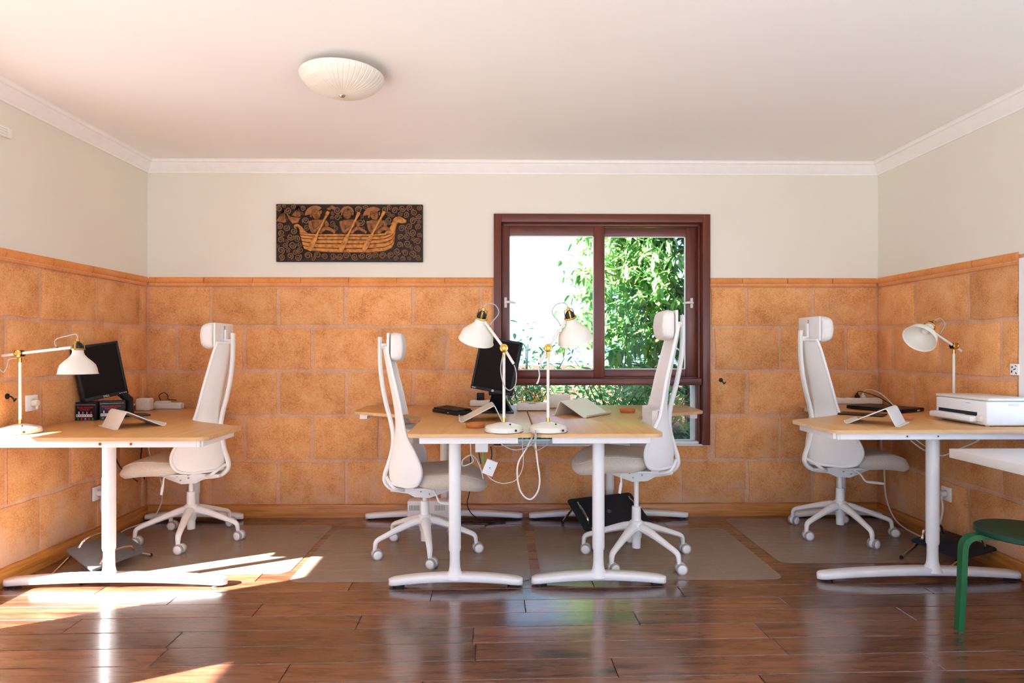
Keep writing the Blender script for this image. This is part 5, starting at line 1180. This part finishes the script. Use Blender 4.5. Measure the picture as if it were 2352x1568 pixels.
cable('short grey flex with a cream end hanging from the right leaning lamp', [tuple(Vector((0.222, 3.137, 0.81)) + eC), (0.175, 3.137, 1.12), (0.180, 3.137, 1.09), (0.174, 3.137, 1.06), (0.166, 3.137, 1.045)], [0.0027, 0.0027, 0.003, 0.0045, 0.0045], 'cablewhite')
cable('grey flex curling down from the level lamp arm', [tuple(Vector((-2.460, 3.27, 0.79)) + eA), (-2.557, 3.25, 1.14), (-2.53, 3.25, 1.10), (-2.51, 3.25, 1.13), (-2.50, 3.25, 1.165), (-2.465, 3.258, 1.172)], 0.0027, 'cablegrey')

# ================================================================ STOOL AND WHITE TABLE
st = thing('stool', 'round green stool with bent wooden legs at the right edge', 'stool', (2.220, 2.665, 0), 0)
b = MB(); b.lathe([(0, 0.425), (0.180, 0.425), (0.185, 0.429), (0.185, 0.446), (0.181, 0.450), (0, 0.450)], n=48); b.build('seat', 'green_top', st)
for a in (166, 286, 46):
    a = R(a); e = Vector((math.cos(a), math.sin(a), 0)); s_ = Vector((-e.y, e.x, 0)); b = MB()
    pts = [(0.05, 0.414), (0.13, 0.414), (0.185, 0.411), (0.217, 0.398), (0.233, 0.372), (0.237, 0.335), (0.241, 0.22), (0.252, 0.0)]
    P3, _ = spline([Vector((r_, 0, z_)) for r_, z_ in pts], [0] * len(pts), 4)
    rg = []
    for i, p in enumerate(P3):
        t_ = (P3[min(i + 1, len(P3) - 1)] - P3[max(i - 1, 0)]).normalized(); nn = Vector((-t_.z, 0, t_.x))
        if i == len(P3) - 1: nn = Vector((1, 0, 0))
        rg.append([b.bm.verts.new(e * (p.x + nn.x * 0.011 * k1) + Vector((0, 0, p.z + nn.z * 0.011 * k1)) + s_ * 0.024 * k2) for k1, k2 in ((-1, -1), (1, -1), (1, 1), (-1, 1))])
    for q, w in zip(rg[:-1], rg[1:]):
        for k in range(4): b.bm.faces.new((q[k], q[(k + 1) % 4], w[(k + 1) % 4], w[k]))
    b.bm.faces.new(rg[0]); b.bm.faces.new(rg[-1]); b.build('leg', 'green_lacquer', st, angle=30)
tb = thing('white_table', 'white topped table whose corner shows at the right edge', 'table', (2.52, 2.62, 0))
b = MB(); b.box((-0.085, 0.025, 0.7185), (0.59, 0.75, 0.043), bev=0.003); b.build('tabletop', 'tabletop', tb)
b = MB(); b.cyl((-0.02, 0, 0.02), (-0.02, 0, 0.70), 0.03, n=20); b.build('pedestal', 'metal_white', tb)
b = MB(); b.lathe([(0, 0), (0.19, 0), (0.19, 0.008), (0.05, 0.03), (0, 0.03)], (-0.02, 0, 0), 28); b.build('foot_plate', 'metal_white', tb)

# ================================================================ CEILING LAMP
cp = thing('ceiling_lamp', 'round white pleated glass lamp on the ceiling', 'ceiling lamp', (-0.775, 3.07, ZC))
b = MB(); b.lathe([(0, 0), (0.075, 0), (0.080, -0.015), (0.070, -0.07), (0, -0.07)], n=40); b.build('base_plate', 'brass', cp)
b = MB(); NS = 44; prof = [(0.198, -0.036), (0.200, -0.040), (0.192, -0.058), (0.170, -0.082), (0.136, -0.103), (0.092, -0.117), (0.045, -0.125), (0.0, -0.127)]
n = NS * 4; rings = []
for r_, z_ in prof:
    if r_ == 0: rings.append([b.bm.verts.new((0, 0, z_))]); continue
    ring = []
    for k in range(n):
        g = 0.0014 if k % 4 == 0 else 0.0
        a = 2 * math.pi * (k + (0.42 if k % 4 == 1 else -0.42 if k % 4 == 3 else 0) * -1) / n
        gg = g * min(1, r_ / 0.08); ring.append(b.bm.verts.new((math.cos(a) * (r_ - gg), math.sin(a) * (r_ - gg), z_ + gg)))
    rings.append(ring)
for p, q in zip(rings[:-1], rings[1:]):
    for k in range(n):
        if len(q) == 1: b.bm.faces.new((p[k], p[(k + 1) % n], q[0]))
        else: b.bm.faces.new((p[k], p[(k + 1) % n], q[(k + 1) % n], q[k]))
inn = [(0.194, -0.037), (0.184, -0.056), (0.12, -0.100), (0, -0.120)]
b.lathe([(0.198, -0.036)] + inn, n=44); b.build('pleated_shade', 'lampwhite', cp, angle=14)
b = MB(); b.lathe([(0, -0.122), (0.013, -0.125), (0.015, -0.131), (0.012, -0.137), (0.006, -0.140), (0, -0.141)], n=20); b.build('finial', 'chrome', cp)

# ================================================================ CARVED PANEL
PX0, PZ1 = -1.632, 2.258; KX = 1.052 / 2135; KZ = 0.415 / 850
cxx = lambda x: (x - 100) * KX - 0.526
czz = lambda y_: -(y_ - 120) * KZ
pn = thing('carved_panel', 'dark carved wooden relief of three rowers in a dragon boat', 'wall carving', (PX0 + 0.526, YB - 0.008, PZ1))
def V(x, y_, d): return Vector((cxx(x), -d, czz(y_)))
b = MB(); ed = []
random.seed(11)
b.box((0, -0.012, -0.2075), (1.052, 0.024, 0.415), bev=0.004); b.build('board', 'carve_dark', pn)
def relief(b, pts, d0, d1, bev=0.004, sub=None):
    """raised shape with rounded shoulders from an outline in the picture's own grid"""
    n = len(pts); c = sum((V(x, y_, 0) for x, y_ in pts), Vector()) / n
    def ring(k, d):
        o = []
        for i in range(n):
            p = V(*pts[i], 0); a = V(*pts[i - 1], 0); q = V(*pts[(i + 1) % n], 0); t_ = (q - a); nn = Vector((t_.z, 0, -t_.x)); nn = nn.normalized() if nn.length else nn
            o.append(b.bm.verts.new(p + nn * k * sgn + Vector((0, -d, 0))))
        return o
    ar = sum(V(*pts[i - 1], 0).x * V(*pts[i], 0).z - V(*pts[i], 0).x * V(*pts[i - 1], 0).z for i in range(n)); sgn = -1 if ar > 0 else 1
    r0, r1, r2 = ring(0, d0), ring(0, d1 - bev), ring(bev, d1)
    for p, q in ((r0, r1), (r1, r2)):
        for i in range(n): b.bm.faces.new((p[i], p[(i + 1) % n], q[(i + 1) % n], q[i]))
    b.bm.faces.new(r2)
# hull planks
top = [(455, 545), (560, 552), (700, 563), (1000, 560), (1500, 562), (1690, 548), (1790, 505), (1838, 470)]
bot = [(520, 790), (620, 815), (760, 830), (1000, 838), (1480, 838), (1690, 815), (1790, 770), (1822, 700)]
LV = [0, 0.15, 0.33, 0.54, 0.78, 1.0]
for i in range(5):
    a = [(p[0] * (1 - LV[i]) + q[0] * LV[i], p[1] * (1 - LV[i]) + q[1] * LV[i] + 4.5) for p, q in zip(top, bot)]
    c_ = [(p[0] * (1 - LV[i + 1]) + q[0] * LV[i + 1], p[1] * (1 - LV[i + 1]) + q[1] * LV[i + 1] - 4.5) for p, q in zip(top, bot)]
    b = MB(); relief(b, a + c_[::-1], 0.02, 0.050 - abs(i - 2) * 0.002, 0.003); b.build('hull_plank', 'carve_gold', pn, angle=50)
b = MB(); relief(b, [(458, 545), (450, 500), (425, 465), (400, 470), (402, 492), (380, 485), (368, 455), (385, 425), (430, 420), (480, 455), (525, 520), (570, 552)], 0.02, 0.046); b.build('stern_curl', 'carve_gold', pn, angle=50)
b = MB(); relief(b, [(1690, 545), (1740, 510), (1780, 440), (1815, 345), (1850, 315), (1900, 308), (1955, 330), (2000, 360), (1995, 392), (1930, 405), (1880, 395), (1862, 420), (1845, 490), (1835, 560), (1780, 565)], 0.02, 0.050)
b.ball(V(1908, 342, 0.050), 0.006, n=8); b.build('dragon_prow', 'carve_gold', pn, angle=50)
def rower(hx, hy, hr_, lean, kind):
    # torso and arms in one body, then head, head-dress, paddle
    b = MB(); sx_ = hx + 20
    relief(b, [(sx_ - 115, 390), (sx_ - 80, 355), (sx_, 340), (sx_ + 90, 350), (sx_ + 125, 390), (sx_ + 90, 470), (sx_ + 40, 555), (sx_ - 70, 555), (sx_ - 95, 470)], 0.02, 0.042, 0.010)
    b.tube([V(sx_ - 105, 385, 0.036), V(sx_ - 85, 470, 0.044), V(sx_ - 50, 535, 0.048), V(sx_ + 20, 480, 0.050), V(sx_ + 85, 435, 0.052)], [0.017, 0.016, 0.013, 0.012, 0.011], 8, smooth=4)
    b.tube([V(sx_ + 110, 385, 0.036), V(sx_ + 150, 430, 0.044), V(sx_ + 120, 440, 0.052)], [0.016, 0.013, 0.011], 8, smooth=4)
    b.tube([V(sx_ + 30, 545, 0.034), V(sx_ + 130, 480, 0.040), V(sx_ + 260, 545, 0.036)], [0.016, 0.016, 0.012], 8, smooth=4)
    b.build('rower', 'carve_copper', pn, angle=60)
    b = MB(); b.ball(V(hx, hy, 0.036), hr_ * KX, (1, 0.55, 1.22), 16, (0, lean, 0))
    L_ = Matrix.Rotation(lean, 3, 'Y')
    pt = lambda dx, dz, d: V(hx, hy, 0.036) + L_ @ Vector((dx * KX, 0, dz * KX)) + Vector((0, -d, 0))
    b.tube([pt(0, 18, 0.018), pt(0, -12, 0.026)], [0.004, 0.007], 8)
    for s_ in (-1, 1):
        b.ball(pt(s_ * 26, 12, 0.019), 0.0075, (1.2, 0.6, 0.7), 8); b.tube([pt(s_ * 42, 32, 0.014), pt(s_ * 12, 28, 0.022)], 0.003, 6)
        b.ball(pt(s_ * 78, 0, 0.004), 0.013, (0.6, 0.5, 1.1), 8)
    b.ball(pt(0, -38, 0.020), 0.009, (1.3, 0.6, 0.55), 8); b.build('head', 'carve_copper', pn, angle=60)
    b = MB()
    if kind == 'fan':
        for i in range(15):
            a = R(35 + i * 9.0) if lean < 0 else R(20 + i * 9)
            b.tube([pt(math.cos(a) * 62, math.sin(a) * 66, 0.006), pt(math.cos(a) * 140 - 20, math.sin(a) * 118, 0.002)], [0.0045, 0.0075], 6)
        b.tube([pt(math.cos(R(30 + i * 13)) * 66, math.sin(R(30 + i * 13)) * 72, 0.008) for i in range(11)], 0.006, 6)
    else:
        for i in range(13):
            a = R(20 + i * 11.6); b.tube([pt(math.cos(a) * 62, math.sin(a) * 72, 0.006), pt(math.cos(a) * 98, math.sin(a) * 104, 0.003)], [0.005, 0.008], 6)
        b.tube([pt(math.cos(R(10 + i * 16)) * 64, math.sin(R(10 + i * 16)) * 76, 0.010) for i in range(11)], 0.006, 6)
    b.build('headdress', 'carve_copper', pn, angle=60)
rower(690, 270, 66, R(-18), 'fan'); rower(1145, 265, 64, 0.0, 'crown'); rower(1535, 285, 62, R(-14), 'fan')
for (x0, y0, x1, y1) in ((880, 245, 600, 815), (1325, 255, 1050, 825), (1690, 240, 1385, 815)):
    b = MB(); L_ = lambda t_: V(x0 + (x1 - x0) * t_, y0 + (y1 - y0) * t_, 0.058)
    b.tube([L_(0), L_(0.06), L_(0.10), L_(0.16), L_(0.58)], [0.012, 0.013, 0.010, 0.0075, 0.007], 8)
    b.tube([L_(0.55), L_(0.62), L_(0.68), L_(0.93), L_(1.0)], [0.007, 0.011, 0.017, 0.019, 0.012], 10, up=(0, 1, 0), flat=0.5)
    b.build('paddle', 'carve_gold', pn, angle=50)
for (ax_, ay, w_, h_) in ((218, 210, 112, 190), (430, 160, 100, 155)):
    b = MB()
    for i in range(6):
        f0, f1 = -1 + i / 3, -1 + (i + 1) / 3; relief(b, [(ax_ + f0 * 6, ay), (ax_ + f1 * 6, ay), (ax_ + f1 * w_, ay + h_ - abs(f1) * 25), (ax_ + f0 * w_, ay + h_ - abs(f0) * 25)], 0.02, 0.038 - abs(i - 2.5) * 0.003, 0.003)
    b.build('hut_roof', 'carve_copper', pn, angle=40)
b = MB(); relief(b, [(235, 240), (320, 310), (460, 325), (420, 400), (340, 410)], 0.02, 0.036); b.build('hillside', 'carve_copper', pn, angle=50)
b = MB(); relief(b, [(840, 190), (880, 165), (915, 135), (950, 160), (990, 185), (955, 215), (915, 195), (870, 215)], 0.02, 0.036); b.build('far_hut', 'carve_copper', pn, angle=50)
# swirling water: many spiral ridges, each an object sharing two meshes
SW = []
for sgn_ in (1, -1):
    b = MB(); pts = []; rad = []
    for i in range(25):
        f = i / 24; a = f * 1.6 * 6.283; r_ = 0.86 * (1 - f) + 0.22 * f
        pts.append((sgn_ * r_ * math.cos(a), -0.62 - 0.25 * f, r_ * math.sin(a))); rad.append(0.17 * (1 - f) + 0.12 * f)
    b.tube(pts, rad, 6, up=(0, 1, 0)); b.ball((0, -0.70, 0), 0.15, n=6)
    o = b.build('swirl', 'carve_swirl', pn, angle=60); SW.append(o)
def inpoly(x, y_, P_):
    c = False
    for i in range(len(P_)):
        (x0, y0), (x1, y1) = P_[i - 1], P_[i]
        if (y0 > y_) != (y1 > y_) and x < (x1 - x0) * (y_ - y0) / (y1 - y0) + x0: c = not c
    return c
KEEP = [[(340, 400), (460, 400), (560, 520), (600, 520), (580, 340), (500, 300), (540, 130), (800, 125), (830, 240), (905, 245), (880, 480), (1010, 530), (1010, 350), (1050, 330), (1050, 125), (1260, 125), (1270, 300), (1340, 260), (1270, 470), (1400, 530), (1390, 360), (1370, 240), (1470, 130), (1630, 130), (1630, 280), (1710, 240), (1620, 430), (1690, 520), (1790, 420), (1830, 290), (1950, 290), (2030, 370), (1980, 420), (1890, 420), (1850, 760), (1700, 840), (520, 830), (450, 640), (430, 520), (340, 480)],
        [(90, 380), (200, 195), (330, 300), (400, 140), (440, 140), (540, 320), (440, 410), (330, 420)], [(820, 200), (915, 120), (1010, 190), (930, 225)]]
cand = []
tries = 0
while len(cand) < 190 and tries < 80000:
    tries += 1
    x = random.uniform(135, 2205); y_ = random.uniform(155, 940); r_ = random.choice((62, 59, 56, 53))
    if tries > 12000: r_ = random.choice((52, 48, 44))
    if tries > 40000: r_ = random.choice((42, 38, 34))
    if x < 100 + r_ or x > 2235 - r_ or y_ < 120 + r_ or y_ > 968 - r_: continue
    if any(math.hypot(x - q[0], y_ - q[1]) < (r_ + q[2]) * 0.84 for q in cand): continue
    if any(inpoly(x + dx * r_ * .62, y_ + dy * r_ * .62, P_) for P_ in KEEP for dx, dy in ((0, 0), (1, 0), (-1, 0), (0, 1), (0, -1))): continue
    cand.append((x, y_, r_))
for i, (x, y_, r_) in enumerate(cand):
    o = SW[i % 2] if i < 2 else SW[i % 2].copy()
    if i >= 2: COL.objects.link(o)
    o.parent = pn; o.location = (cxx(x), -0.020, czz(y_)); o.rotation_euler = (0, random.uniform(0, 6.28), 0); s_ = r_ * KX; o.scale = (s_, s_ * 1.0, s_)
